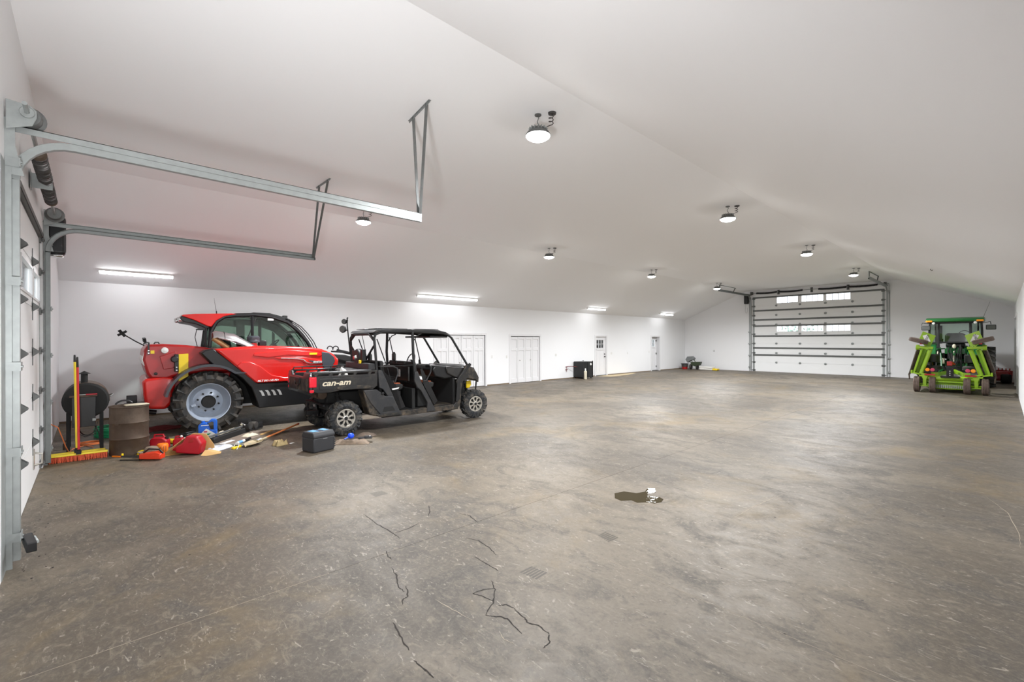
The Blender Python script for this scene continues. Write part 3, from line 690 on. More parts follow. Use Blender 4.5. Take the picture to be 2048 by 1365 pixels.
def rim_spoke(t, c, rr, W, side, mt):
    s = side; w2 = W/2
    m = MB(); m.lathe([(rr + .006, s*w2*.84), (rr + .012, s*w2*.92), (rr - .012, s*w2*.92), (rr - .022, s*w2*.70), (rr - .024, s*w2*.2)], c, 'x', 36)
    for i in range(8):
        a = 2*PI*i/8 + .1; da = .17
        V = []
        for xx, sc in ((s*w2*.80, 1), (s*w2*.62, 1.0)):
            for r, dd in ((.045, .38), (.075, .24), (rr*.72, .13), (rr - .014, .27)):
                for q in (-1, 1): V.append((c[0] + xx, c[1] + r*math.cos(a + q*dd), c[2] + r*math.sin(a + q*dd)))
        F = [(0,1,3,2),(2,3,5,4),(4,5,7,6),(8,10,11,9),(10,12,13,11),(12,14,15,13)]
        for k in (0, 2, 4): F += [(k, k+2, k+10, k+8), (k+1, k+9, k+11, k+3)]
        m.add(V, F)
    m.lathe([(.05, s*w2*.62), (.05, s*w2*.86), (.036, s*w2*.90)], c, 'x', 16)
    m.build('rim', mt, t, smooth=35)
    k = MB(); k.lathe([(rr - .02, s*w2*.42), (.001, s*w2*.38)], c, 'x', 24); k.lathe([(.036, s*w2*.88), (.001, s*w2*.88)], c, 'x', 16); k.build('brake_disc', M['blackm'], t)
def text(s, size, mt, parent, loc, rot, name='lettering', shear=0., ext=.001, bold=0., sx=1.0):
    c = bpy.data.curves.new('t', 'FONT'); c.body = s; c.size = size; c.shear = shear; c.extrude = ext; c.offset = bold; c.resolution_u = 3
    o = bpy.data.objects.new('t', c); COL.objects.link(o)
    me = bpy.data.meshes.new_from_object(o); bpy.data.objects.remove(o)
    me.materials.clear(); me.materials.append(mt)
    q = bpy.data.objects.new(name, me); COL.objects.link(q); q.parent = parent; q.location = loc; q.rotation_euler = rot; q.scale = (sx, 1, 1)
    return q
RSIDE = (PI/2, 0, PI/2)     # text readable on a face that looks towards local +x
# ---------------------------------------------------------------- black four-door utility buggy
def buggy():
    t = thing('utility_buggy', 'black four-door open utility buggy with a dump bed, parked beside the red loader', 'utility vehicle', (-9.47, 3.71, 0), -math.radians(2.5))
    R_ = .345; WB = 3.13
    for y in (0, WB):
        for s in (1, -1):
            w_ = .27 if y == 0 else .24; st = 0
            o = tyre('tyre', t, (0, 0, 0), R_, .172, w_, .034, 13, 'atv', M['tread'])
            rim_spoke(o, (0, 0, 0), .172, w_, s, M['alu'])
            o.location = ((.62 if s > 0 or y else .72)*s, y, R_); o.rotation_euler = (random.uniform(0, 1), 0, -.09*(y > 0))
    # ---- dump bed
    bed = MB(); y0, y1, zb, zt = -.62, .64, .90, 1.255
    bed.b2((-.70, y0 + .04, .93), (.70, y1, .95))
    for s in (1, -1):
        bed.prism([(y0, .905), (y0 + .02, 1.19), (y1 + .02, 1.19), (y1, .94), (y1 - .1, .865), (.22, .90), (-.10, .90), (-.28, .87), (y0 + .1, .87)], 'x', s*.735, s*.70)
        bed.b2((s*.735, y0, 1.225), (s*.70, y1 + .02, 1.26))
        for a in (y0 + .0, -.35, -.12, .12, .42, y1 - .08): bed.beam((s*.718, a + .04, 1.185), (s*.718, a + .09, 1.235), .034, .05)
    bed.b2((-.72, y1 - .02, .93), (.72, y1 + .02, 1.26))
    b = bed.build('cargo_bed', M['carb'], t, bev=.008)
    q = MB(); q.prism([(y0 + .12, .93), (y0 + .12, 1.14), (.52, 1.14), (.55, 1.0), (.40, .93)], 'x', .733, .745); q.build('bed_side_panel', M['carb'], b, bev=.012, seg=3)
    q = MB(); q.prism([(-.20, .945), (-.12, .985), (.42, .975), (.56, .93), (.48, .905), (-.1, .90)], 'x', .735, .765); q.build('bed_side_skirt', M['muddy'], b, bev=.01)
    g = MB(); g.prism([(-.735, .86), (-.735, 1.17), (-.70, 1.25), (-.52, 1.25), (-.46, 1.17), (.30, 1.17), (.36, 1.25), (.70, 1.25), (.735, 1.17), (.735, .86), (.6, .84), (-.6, .84)], 'y', y0 - .05, y0 + .0)
    tg = g.build('tailgate', M['carb'], t, bev=.014, seg=3)
    q = MB(); q.b2((-.62, y0 - .058, .90), (-.05, y0 - .048, 1.13)); q.b2((.05, y0 - .058, .90), (.60, y0 - .048, 1.13)); q.build('tailgate_panel', M['muddy'], tg, bev=.015)
    q = MB(); q.tube([(-.16, y0 - .06, 1.13), (-.15, y0 - .075, 1.03), (-.08, y0 - .08, .99), (.08, y0 - .08, .99), (.15, y0 - .075, 1.03), (.16, y0 - .06, 1.13)], .012, 8); q.box((0, y0 - .065, 1.10), (.26, .03, .07)); q.build('tailgate_handle', M['black'], tg)
    MB().lathe([(.001, -.068 + y0), (.022, -.066 + y0), (.024, -.05 + y0)], (0, 0, 1.10), 'y', 16).build('tailgate_emblem', M['chrome'], tg)
    MB().lathe([(.001, -.052 + y0), (.022, -.05 + y0)], (-.64, 0, 1.10), 'y', 14).build('round_sticker', M['pink'], tg)
    MB().box((-.64, y0 - .05, 1.02), (.035, .004, .035), (0, PI/4, 0)).build('diamond_sticker', M['white'], tg)
    for s in (1, -1):
        MB().b2((s*.69, y0 - .06, .985), (s*.748, y0 + .07, 1.18)).build('tail_lamp', M['lensr'], b, bev=.015, seg=3)
        MB().b2((s*.70, y0 - .055, .89), (s*.742, y0 + .02, .94)).build('side_reflector', M['lensr'], b, bev=.006)
    text('can-am', .155, M['beige'], b, (.7465, -.46, 1.005), RSIDE, shear=.28, bold=.004, sx=1.22)
    q = MB()
    for s in (1, -1): q.tube([(s*.71, y0 + .04, 1.26), (s*.71, y0 + .06, 1.31), (s*.71, y1 - .05, 1.31)] if s < 0 else [(s*.717, y0 + .1, 1.262), (s*.717, y1, 1.262)], .012, 6)
    for y in (-.4, -.1, .2, .5): q.tube([(-.71, y, 1.25), (-.71, y, 1.31)], .009, 6)
    q.build('bed_rail', M['cage'], b)
    # load in the bed (white cone-like cloth and small yellow item)
    # ---- cage
    c = MB(); r = .027
    for s in (1, -1):
        x = s*.66
        c.tube([(x, .70, 1.0), (x, .66, 1.35), (x*.97, .62, 1.92), (x*.95, .66, 2.0), (x*.95, .80, 2.045), (x*.95, 1.5, 2.06), (x*.95, 2.25, 2.03), (x*.95, 2.42, 1.99), (x*.96, 2.50, 1.93), (x*.98, 2.93, 1.29), (x, 2.97, 1.15)], r, 10)
        c.tube([(x*.95, 1.50, 2.05), (x, 1.50, 1.6), (x, 1.53, 1.17)], .03, 10)
        c.tube([(x*.95, 1.72, 2.02), (x*.95, 1.62, 1.98), (x*.95, 1.52, 1.85)], .012, 6)
        c.tube([(x, .70, 1.33), (x, 1.5, 1.33)], .012, 8)
    for y, z in ((.64, 2.0), (1.5, 2.06), (2.42, 1.98)): c.tube([(-.62, y, z), (.62, y, z)], .024, 8)
    c.tube([(-.64, .68, 1.42), (.64, .68, 1.42)], .02, 8); c.tube([(-.66, 1.53, 1.33), (.66, 1.53, 1.33)], .02, 8)
    c.tube([(-.62, .62, 1.75), (-.25, .63, 1.50), (-.08, .63, 1.40), (.08, .63, 1.40), (.25, .63, 1.50), (.62, .62, 1.75)], .022, 8)
    c.tube([(-.62, .62, 1.88), (-.4, .62, 2.0), (.4, .62, 2.0), (.62, .62, 1.88)], .03, 8)
    c.build('roll_cage', M['cage'], t)
    rf = MB()
    for s in (0,): rf.prism([(.60, 2.03), (.66, 2.085), (.85, 2.105), (1.45, 2.115), (1.50, 2.095), (1.56, 2.115), (2.15, 2.10), (2.35, 2.06), (2.48, 1.995), (2.46, 1.985), (2.2, 2.05), (.7, 2.06)], 'x', -.64, .64)
    ro = rf.build('roof', M['side'], t, bev=.012)
    q = MB()
    for a, b_ in ((.72, 1.42), (1.6, 2.2)):
        q.b2((-.56, a, 2.11), (-.10, b_, 2.125)); q.b2((.10, a, 2.11), (.56, b_, 2.125))
    q.build('roof_rib', M['carb'], ro, bev=.01)
    MB().b2((-.6, 1.95, 1.93), (.6, 2.42, 1.975)).build('sun_visor', M['black'], t, bev=.015)
    # ---- body, right and left sides
    for s in (1, -1):
        a, b_ = s*.70, s*.755
        m = MB(); m.prism([(.655, 1.26), (.74, 1.26), (.92, .86), (1.14, .36), (1.20, .30), (1.10, .28), (.98, .40), (.86, .72), (.76, .86), (.68, .9)], 'x', a, b_); m.build('rear_door_pillar', M['side'], t, bev=.012)
        m = MB(); m.prism([(1.49, 1.18), (1.56, 1.2), (1.64, .98), (1.98, .36), (2.0, .29), (1.78, .29), (1.80, .5), (1.70, .66), (1.63, .78), (1.55, .84), (1.48, 1.0)], 'x', a, b_); m.build('centre_door_pillar', M['side'], t, bev=.012)
        m = MB(); m.prism([(.34, .87), (.62, .87), (.80, .72), (.98, .70), (1.14, .36), (1.15, .29), (.74, .29), (.50, .58), (.40, .75)], 'x', a, s*.775); m.build('rear_fender', M['side'], t, bev=.015, seg=2)
        m = MB(); m.prism([(.34, .87), (.46, .87), (.56, .62), (.76, .36), (.74, .29), (.47, .36), (.40, .60)], 'x', s*.46, s*.76); m.build('rear_wheel_guard', M['muddy'], t, bev=.02)
        m = MB(); m.prism([(.74, .27), (2.58, .27), (2.66, .36), (2.55, .39), (.80, .37)], 'x', s*.60, s*.745); m.build('rocker_sill', M['muddy'], t, bev=.012)
        m = MB(); m.prism([(2.90, 1.30), (3.0, 1.22), (3.12, 1.12), (3.2, .98), (3.19, .86), (3.10, .93), (2.86, .97), (2.74, .90), (2.70, .74), (2.68, .42), (2.60, .27), (2.42, .27), (2.50, .40), (2.58, .46), (2.585, .82), (2.56, .92), (2.74, 1.14), (2.84, 1.28)], 'x', a, b_); m.build('front_fender', M['muddy'], t, bev=.012)
        m = MB(); m.prism([(2.87, 1.30), (2.92, 1.34), (2.97, 1.29), (2.80, 1.10), (2.66, .96), (2.64, .50), (2.57, .44), (2.53, .46), (2.58, .92)], 'x', s*.755, s*.775); m.build('door_seal_trim', M['cage'], t, bev=.006)
        # grab handles
        m = MB(); m.tube([(s*.70, .72, 1.33), (s*.70, 1.0, 1.325), (s*.70, 1.10, 1.28), (s*.70, 1.12, 1.18), (s*.70, 1.05, .99)], .016, 8); m.build('grab_handle', M['side'], t)
        m = MB(); m.tube([(s*.70, 1.58, 1.34), (s*.70, 1.86, 1.33), (s*.70, 1.92, 1.27), (s*.70, 1.91, 1.16), (s*.70, 1.80, .98), (s*.70, 1.72, .97)], .016, 8); m.build('grab_handle', M['side'], t)
        # safety net
        m = MB()
        for i in range(9): m.tube([(s*.69, .80 + .030*i, 1.22 - .02*i), (s*.69, 1.02 + .022*i, .42)], .004, 4)
        for i in range(7): m.tube([(s*.69, .84 + .035*i, 1.15 - .11*i), (s*.69, 1.08 + .022*i, 1.08 - .11*i)], .004, 4)
        m.prism([(.76, 1.22), (.84, 1.2), (1.10, .90), (1.30, .44), (1.16, .40), (.90, .80)], 'x', s*.672, s*.676)
        m.build('side_net', M['black'], t)
        m = MB(); m.prism([(1.66, 1.25), (1.74, 1.2), (2.10, .50), (2.02, .42), (1.74, .9)], 'x', s*.672, s*.676); m.build('side_net', M['black'], t)
    MB().prism([(.74, .40), (1.02, .40), (.96, .50), (.78, .50)], 'x', .774, .779).build('step_recess_shade', M['blackm'], t)  # flat black plate, its colour stands in for the shade of a recess
    MB().prism([(.60, .36), (1.10, .36), (1.13, .30), (.66, .30)], 'x', .774, .80).build('step_ledge', M['muddy'], t, bev=.008)
    MB().prism([(.95, .86), (1.12, .88), (1.10, .85), (.97, .83)], 'x', .754, .760).build('white_badge', M['white'], t)
    MB().lathe([(.001, .80), (.03, .795), (.034, .775)], (0, .74, .78), 'x', 16).build('fuel_cap', M['black'], t)
    # hood and dash
    m = MB(); m.prism([(2.30, 1.26), (2.50, 1.27), (2.95, 1.265), (3.10, 1.23), (3.17, 1.10), (3.22, .97), (3.20, .88), (2.9, .95), (2.6, .98), (2.35, 1.1)], 'x', -.70, .70); hd = m.build('hood', M['carb'], t, bev=.03, seg=3)
    MB().b2((-.5, 2.55, 1.27), (.5, 2.95, 1.285)).build('hood_tray', M['side'], hd, bev=.01)
    text('DEFENDER', .06, M['white'], hd, (.7015, 2.96, 1.09), RSIDE, shear=.25, sx=.8)
    m = MB(); m.prism([(1.98, 1.22), (2.05, 1.29), (2.32, 1.29), (2.48, 1.20), (2.52, 1.0), (2.30, .98), (2.05, 1.05)], 'x', -.66, .66); ds = m.build('dashboard', M['black'], t, bev=.03, seg=3)
    MB().b2((.20, 2.0, 1.295), (.45, 2.25, 1.30)).build('dash_pad', M['chrome'], ds)
    MB().b2((.05, 1.96, 1.28), (.09, 2.0, 1.42)).build('phone_mount', M['black'], ds, bev=.006)
    m = MB(); sw = []
    for i in range(25): a = 2*PI*i/24; sw.append((-.36 + .17*math.cos(a), 1.98 + .10*math.sin(a)*.6, 1.40 + .15*math.sin(a)))
    m.tube(sw, .014, 6); m.tube([(-.36, 1.98, 1.40), (-.36, 2.15, 1.25)], .022, 8); m.beam((-.5, 1.98, 1.39), (-.22, 1.98, 1.39), .03, .015); m.build('steering_wheel', M['black'], t)
    # tub
    m = MB(); m.b2((-.66, .72, .33), (.66, 2.58, .38)); m.b2((-.66, 2.52, .36), (.66, 2.58, 1.0)); m.b2((-.66, .72, .36), (.66, .78, 1.25)); m.b2((-.64, 1.48, .36), (.64, 1.56, .82)); m.build('floor_tub', M['blackm'], t, bev=.01)
    MB().b2((-.6, 2.05, .38), (.6, 2.50, .40)).build('floor_mat', M['muddy'], t)
    for y, tall in ((.86, 1.44), (1.62, 1.40)):
        sb = MB(); sb.prism([(y, .78), (y + .02, .93), (y + .36, .94), (y + .44, .92), (y + .43, .82), (y + .3, .78)], 'x', -.60, .60); so = sb.build('bench_seat', M['seat'], t, bev=.03, seg=3)
        MB().prism([(y + .14, .93), (y + .40, .938), (y + .435, .915), (y + .36, .955), (y + .16, .95)], 'x', -.56, .56).build('seat_accent', M['seato'], so, bev=.008)
        for xa, xb in ((-.60, -.22), (-.19, .19), (.22, .60)):
            MB().prism([(y - .06, .90), (y + .05, .92), (y - .02, tall), (y - .10, tall)], 'x', xa, xb).build('seat_back', M['seat'], t, bev=.03, seg=3)
        MB().b2((-.58, y + .03, .40), (.58, y + .38, .78)).build('seat_base', M['blackm'], t, bev=.01)
    for x, y in ((.05, .78), (-.32, 1.52)): MB().prism([(y - .03, 1.40), (y + .03, 1.40), (y + .03, 1.55), (y, 1.61), (y - .03, 1.55)], 'x', x - .06, x + .06).build('headrest', M['seat'], t, bev=.02, seg=3)
    m = MB(); m.b2((-.62, 1.40, .98), (.62, 1.44, 1.30)); sbp = m.build('seat_back_panel', M['carb'], t, bev=.01)
    MB().b2((.12, 1.395, 1.06), (.24, 1.3985, 1.22)).build('warning_label', M['white'], sbp)
    q = MB()
    for i in range(5): q.b2((.135, 1.392, 1.09 + .026*i), (.225, 1.3955, 1.10 + .026*i))
    q.build('label_print', M['ink'], sbp)
    # spare gear behind the cab
    m = MB(); m.lathe([(.001, .50), (.15, .50), (.17, .52), (.17, .60), (.001, .60)], (-.02, 0, 1.52), 'y', 24); m.b2((-.30, .52, 1.42), (-.18, .6, 1.66)); m.b2((.16, .52, 1.42), (.28, .6, 1.68)); m.build('rear_speaker_pod', M['cage'], t, bev=.01)
    MB().lathe([(.001, .44), (.04, .45), (.055, .49), (.055, .50)], (-.02, 0, 1.50), 'y', 18).build('speaker_dome', M['chrome'], t)
    MB().b2((.16, .48, 1.38), (.23, .52, 1.45)).build('yellow_buckle', M['yellow'], t, bev=.008)
    m = MB(); m.b2((-.64, .50, 1.26), (.64, .66, 1.40)); m.build('bed_front_box', M['side'], t, bev=.02)
    m = MB(); m.prism([(.20, 1.235), (.25, 1.26), (.6, 1.27), (.62, 1.245)], 'x', -.5, .6); m.build('bed_lid', M['side'], t, bev=.008)
    # belts
    for pts, r in (([(-.3, .75, 1.98), (-.25, .85, 1.4)], .008), ([(-.62, .8, 1.9), (-.45, .9, 1.45), (-.3, 1.0, 1.3)], .012), ([(-.62, 1.55, 1.95), (-.62, 1.7, 1.3)], .012), ([(.64, 1.56, 1.9), (.66, 1.72, 1.2), (.64, 1.95, .62)], .012), ([(.64, .68, 1.9), (.66, .9, 1.3), (.66, 1.0, .9)], .012)): MB().tube(pts, r, 5).build('seat_belt', M['black'], t)
    m = MB(); m.box((.66, 1.98, .60), (.02, .10, .16), (.4, 0, 0)); m.tube([(.67, 1.92, .66), (.67, 2.02, .50)], .01, 6); m.build('belt_buckle', M['blackm'], t)
    # work lamps on the rear left post
    for x, y, z, r in ((-.84, .52, 2.13, .085), (-.70, .50, 2.30, .06)):
        l = MB().lathe([(.001, -.03), (r*.9, -.03), (r, -.01), (r*.95, .02), (r*.5, .06), (.001, .065)], (0, 0, 0), 'y', 20).build('work_lamp', M['black'], t); l.location = (x, y, z); l.rotation_euler = (0, 0, .6)
        MB().lathe([(.001, -.033), (r*.85, -.031)], (0, 0, 0), 'y', 20).build('lamp_lens', M['strut'], l)
    m = MB(); m.tube([(-.66, .62, 1.55), (-.68, .58, 2.0), (-.66, .55, 2.22), (-.66, .55, 2.38)], .014, 6); m.tube([(-.84, .55, 2.13), (-.68, .57, 2.1)], .016, 6); m.tube([(-.70, .55, 2.30), (-.64, .55, 2.33)], .014, 6); m.ball((-.64, .55, 2.38), .02, 8); m.build('lamp_bracket', M['blackm'], t)
    # chassis and running gear
    m = MB(); m.b2((-.22, -.22, .46), (.28, .70, .82)); m.b2((-.12, -.35, .60), (.16, .0, .80)); m.b2((-.22, .6, .30), (.22, 3.1, .38)); m.b2((-.20, 2.7, .38), (.20, 3.25, .88)); m.build('chassis', M['blackm'], t, bev=.02)
    for y in (0, WB):
        m = MB()
        for s in (1, -1):
            for dy in (-.18, .18):
                m.tube([(s*.18, y + dy, .34), (s*.50, y + dy*.4, .32)], .018, 6); m.tube([(s*.20, y + dy, .52), (s*.50, y + dy*.3, .42)], .016, 6)
            m.tube([(s*.30, y - .02, .80), (s*.46, y - .02, .40)], .035, 10); m.tube([(s*.2, y, .36), (s*.55, y, R_)], .022, 8)
            m.lathe([(.001, s*.44), (.07, s*.44), (.07, s*.55), (.001, s*.55)], (0, y, R_), 'x', 14)
        m.build('suspension', M['blackm'], t)
        m = MB()
        for s in (1, -1):
            pts = []
            for i in range(61): a = 2*PI*i/10; f = i/60; pts.append((s*(.32 + .12*f) + .045*math.cos(a), y - .02 + .045*math.sin(a), .76 - .30*f))
            m.tube(pts, .009, 5)
        m.build('coil_spring', M['cage'], t)
    m = MB(); m.lathe([(.001, -.30), (.085, -.29), (.095, -.2), (.095, .2), (.085, .29), (.001, .30)], (.12, -.34, .80), 'x', 16); m.tube([(.3, -.34, .78), (.36, -.46, .78)], .03, 10); m.build('muffler', M['rust'], t)
    m = MB(); m.box((-.42, -.22, .42), (.20, .03, .30), (.15, 0, 0)); m.box((-.42, -.25, .33), (.16, .05, .10)); gd = m.build('axle_guard', M['side'], t, bev=.015)
    for x in (-.46, -.38): MB().box((x, -.245, .50), (.04, .006, .05), (.15, 0, 0)).build('warning_label', M['plate'], gd)
    m = MB(); m.tube([(-.55, -.36, .60), (0, -.40, .64), (.55, -.36, .60)], .022, 8); m.tube([(-.3, -.36, .60), (-.25, .1, .60)], .02, 6); m.tube([(.3, -.36, .60), (.25, .1, .60)], .02, 6); m.b2((-.04, -.52, .38), (.04, -.3, .46)); m.build('rear_bumper', M['black'], t)
    m = MB(); m.tube([(.60, 3.24, .95), (.58, 3.22, .62), (.40, 3.16, .45)], .02, 8); m.tube([(-.60, 3.24, .95), (-.58, 3.22, .62), (-.40, 3.16, .45)], .02, 8); m.tube([(-.58, 3.22, .62), (.58, 3.22, .62)], .02, 8); m.build('front_bumper', M['cage'], t)
    for s in (1, -1): MB().prism([(2.98, .72), (2.98, .88), (3.10, .90), (3.12, .80), (3.06, .72)], 'x', s*.52, s*.56).build('side_reflector', M['yellow'], t, bev=.01)
    tag(t.children[0] if False else t)
    return t
bug = buggy()
# things lying in the bed
t = thing('cloth', 'peaked white cloth lying in the cargo bed of the black buggy', 'cloth', (-8.98, 3.72, .95), .2)
MB().add([(-.12,-.10,0),(.14,-.12,0),(.16,.12,0),(-.10,.14,0),(-.03,-.02,.40),(.06,.03,.34),(-.12,.0,.16),(.13,.0,.20)], [(0,1,7,4),(1,2,7),(2,3,5),(7,2,5),(4,7,5),(3,0,6),(0,4,6),(6,4,5),(3,6,5),(0,3,2,1)]).build('cloth_fold', M['sack'], t, bev=.01)

# ---------------------------------------------------------------- red telescopic loader
def loader():
    t = thing('telescopic_loader', 'red telescopic farm loader with big black rear tyre and arched glass cab behind the buggy', 'loader', (-12.12, 1.71, 0), -math.radians(2))
    R_ = .63
    for y in (.12, 2.95):
        for s in (1, -1):
            o = tyre('tyre', t, (0, 0, 0), R_, .375, .46, .055, 19, 'ag', M['rubber'], n=48)
            rim_dish(o, (0, 0, 0), .375, .46, s, M['rim'], M['blackm'])
            MB().b2((s*.10, -.30, .01), (s*.16, -.22, .05)).build('valve_guard', M['rim'], o)
            o.location = (s*.94, y, R_ - .01); o.rotation_euler = (random.uniform(0, .3) + .1, 0, 0)
    # rear body / counterweight
    m = MB(); m.prism([(-.84, 1.80), (-.90, 1.70), (-.93, 1.50), (-.86, 1.22), (-.80, 1.12), (-.55, 1.10), (-.42, 1.15), (.1, 1.22), (.6, 1.2), (.6, 1.45), (.36, 1.66), (.10, 1.735), (-.25, 1.785), (-.6, 1.81)], 'x', -.78, .78)
    rb = m.build('rear_frame', M['redd'], t, bev=.05, seg=4)
    MB().prism([(-.86, 1.70), (-.90, 1.66), (-.935, 1.50), (-.90, 1.38), (-.88, 1.38)], 'x', -.76, .76).build('white_rear_panel', M['white'], rb, bev=.01)
    m = MB(); m.prism([(-.90, 1.13), (-.93, 1.06), (-.91, .80), (-.88, .60), (-.84, .53), (-.56, .50), (-.45, .62), (-.42, .9), (-.40, 1.12), (-.6, 1.16)], 'x', -.80, .80); cw = m.build('counterweight', M['red'], t, bev=.06, seg=4)
    m = MB(); m.prism([(-.45, 1.15), (-.42, .55), (.0, .5), (.5, .6), (.6, 1.2)], 'x', -.55, .55); m.build('rear_inner_frame', M['redd'], t, bev=.03)
    MB().prism([(-.36, 1.60), (-.20, 1.61), (-.20, 1.15), (-.36, 1.05)], 'x', .79, .86).build('yellow_plate', M['yellow'], t, bev=.004)
    m = MB(); m.b2((.78, -.43, 1.25), (.88, -.36, 1.60)); m.lathe([(.001, .9), (.06, .9), (.07, .8)], (0, -.42, 1.50), 'x', 16); m.build('hose_clamp', M['black'], t, bev=.01)
    for z in (1.28, 1.34): MB().lathe([(.001, .90), (.014, .90), (.014, .88)], (0, -.395, z), 'x', 8).build('bolt', M['chrome'], t)
    m = MB(); m.prism([(-.66, 1.56), (-.40, 1.66), (-.36, 1.5), (-.44, 1.32), (-.60, 1.30)], 'x', .775, .80); m.build('access_cover', M['redd'], rb, bev=.01)
    MB().lathe([(.001, .85), (.055, .84), (.062, .80), (.062, .77)], (0, -.58, 1.68), 'x', 20).build('tank_cap', M['white'], rb)
    MB().b2((.775, -.80, 1.62), (.79, -.74, 1.68)).build('yellow_label', M['yellow'], rb)
    m = MB(); m.beam((.80, -.83, 1.84), (.80, -.83, 1.60), .04, .03); m.build('hinge_bracket', M['black'], rb)
    for z in (1.63, 1.68): MB().lathe([(.001, .83), (.012, .83), (.012, .81)], (0, -.83, z), 'x', 8).build('bolt', M['chrome'], rb)
    m = MB()
    for y in (-.86, -.70): m.tube([(.60, y - .04, 1.80), (.60, y - .02, 1.84), (.60, y + .03, 1.84), (.60, y + .05, 1.80)], .012, 6)
    m.build('hose_loop', M['black'], rb)
    MB().lathe([(.001, .81), (.025, .805), (.03, .79)], (0, -.72, 1.22), 'x', 14).build('hole_plug', M['black'], rb)
    m = MB(); m.tube([(.75, -.90, 1.78), (.60, -1.02, 1.86), (.42, -1.20, 2.00)], .012, 6); m.box((.40, -1.22, 2.02), (.02, .05, .16), (.6, .5, 0)); m.box((.40, -1.22, 2.02), (.02, .16, .04), (.6, .3, .3)); m.build('rear_marker_arm', M['blackm'], t)
    m = MB(); m.tube([(.70, -.86, 1.80), (.66, -.88, 1.86)], .01, 6); m.box((.66, -.89, 1.89), (.07, .05, .08), (.2, .3, .2)); m.build('licence_lamp', M['black'], t, bev=.01)
    m = MB(); m.b2((-.14, -1.12, .66), (.14, -.85, .78)); m.b2((-.10, -1.16, .78), (.06, -1.0, .92)); m.b2((-.18, -1.2, .72), (.10, -1.1, .76)); m.tube([(0, -.95, .6), (0, -.7, .55)], .05, 8); ho = m.build('tow_hitch', M['black'], t, bev=.01); ho.location = (.55, 0, -.12)
    # fender
    for s in (1, -1):
        m = MB(); P_ = []; Q_ = []
        for i in range(15):
            a = math.radians(168 - 118*i/14); r0 = .74
            P_.append((.12 + r0*1.0*math.cos(a), .63 + r0*1.03*math.sin(a))); Q_.append((.12 + (r0 - .045)*math.cos(a), .63 + (r0 - .045)*1.03*math.sin(a)))
        P_.append((.78, 1.20)); Q_.append((.74, 1.18))
        n = len(P_)
        for i in range(n - 1): m.prism([P_[i], P_[i+1], Q_[i+1], Q_[i]], 'x', s*.72, s*1.20)
        m.build('mudguard', M['fender'], t, smooth=40)
    # lower black body and hood
    m = MB(); m.prism([(-.02, 1.62), (.06, 1.68), (.20, 1.70), (1.0, .95), (2.5, .92), (2.62, .60), (2.5, .42), (1.02, .41), (.96, .62), (.88, .86), (.70, 1.08), (.46, 1.26), (.20, 1.36)], 'x', .50, 1.15); lb = m.build('lower_body', M['black'], t, bev=.02)
    for i in range(4):
        y = 1.02 + i*.115; MB().prism([(y, .79), (y + .055, .79), (y + .085, .75), (y + .115, .67), (y + .06, .67), (y + .04, .74)], 'x', 1.148, 1.156).build('grey_stripe', M['gink'], lb)
    m = MB(); m.prism([(.20, 1.70), (.60, 1.735), (.98, 1.76), (1.5, 1.75), (2.1, 1.715), (2.35, 1.67), (2.60, 1.56), (2.74, 1.42), (2.72, 1.25), (2.40, 1.15), (2.30, .96), (.95, .95)], 'x', .42, 1.17); hd = m.build('engine_hood', M['red'], t, bev=.055, seg=4)
    m = MB(); m.prism([(.68, 1.42), (.84, 1.42), (1.04, 1.32), (1.26, 1.12), (1.52, 1.05), (1.72, 1.05), (1.72, .97), (.97, .97), (.60, 1.34)], 'x', 1.16, 1.195); m.build('lower_sweep_panel', M['red'], hd, bev=.014, seg=3)
    m = MB(); m.prism([(.92, 1.60), (1.6, 1.665), (2.2, 1.61), (2.34, 1.55), (2.3, 1.50), (1.6, 1.545), (1.2, 1.50), (.9, 1.545)], 'x', 1.16, 1.19); m.build('upper_sweep_panel', M['red'], hd, bev=.014, seg=3)
    m = MB(); m.prism([(1.30, 1.50), (1.9, 1.50), (2.32, 1.42), (2.36, 1.32), (2.1, 1.30), (1.95, 1.35), (1.85, 1.42), (1.4, 1.46)], 'x', 1.16, 1.185); m.build('middle_sweep_panel', M['red'], hd, bev=.012, seg=3)
    m = MB(); pts = [(1.45, 1.485), (1.78, 1.465), (1.92, 1.44), (2.0, 1.365), (2.10, 1.345), (2.32, 1.345)]; 
    for a, b in zip(pts[:-1], pts[1:]): m.beam((1.19, a[0], a[1]), (1.19, b[0], b[1]), .014, .014)
    m.build('silver_accent_line', M['chrome'], hd)
    MB().prism([(2.03, 1.42), (2.16, 1.405), (2.34, 1.385), (2.35, 1.35), (2.14, 1.355)], 'x', 1.186, 1.193).build('name_badge', M['fender'], hd)
    text('MANITOU', .058, M['white'], hd, (1.1945, 2.135, 1.358), RSIDE, shear=.2, sx=.72, bold=.001)
    text('MLT 841-145 PS+', .058, M['white'], hd, (1.197, .985, .985), RSIDE, shear=.2, sx=.98, bold=.0015)
    MB().b2((1.165, 2.05, 1.545), (1.197, 2.22, 1.59)).build('yellow_label', M['yellow'], hd)
    m = MB(); m.prism([(2.33, 1.61), (2.50, 1.585), (2.62, 1.48), (2.64, 1.38), (2.56, 1.22), (2.40, 1.18), (2.34, 1.3)], 'x', 1.155, 1.185); m.build('hood_grille', M['fender'], hd, bev=.02, seg=3)
    m = MB(); m.lathe([(.05, -.02), (.05, .05), (.13, .055), (.13, .10), (.125, .11), (.13, .12), (.13, .17), (.10, .20), (.001, .20)], (.62, 1.02, 1.78), n=26); m.build('air_intake', M['fender'], t)
    MB().lathe([(.085, -.06), (.075, .035), (.001, .035)], (.62, 1.02, 1.78), n=24).build('intake_neck', M['red'], t)
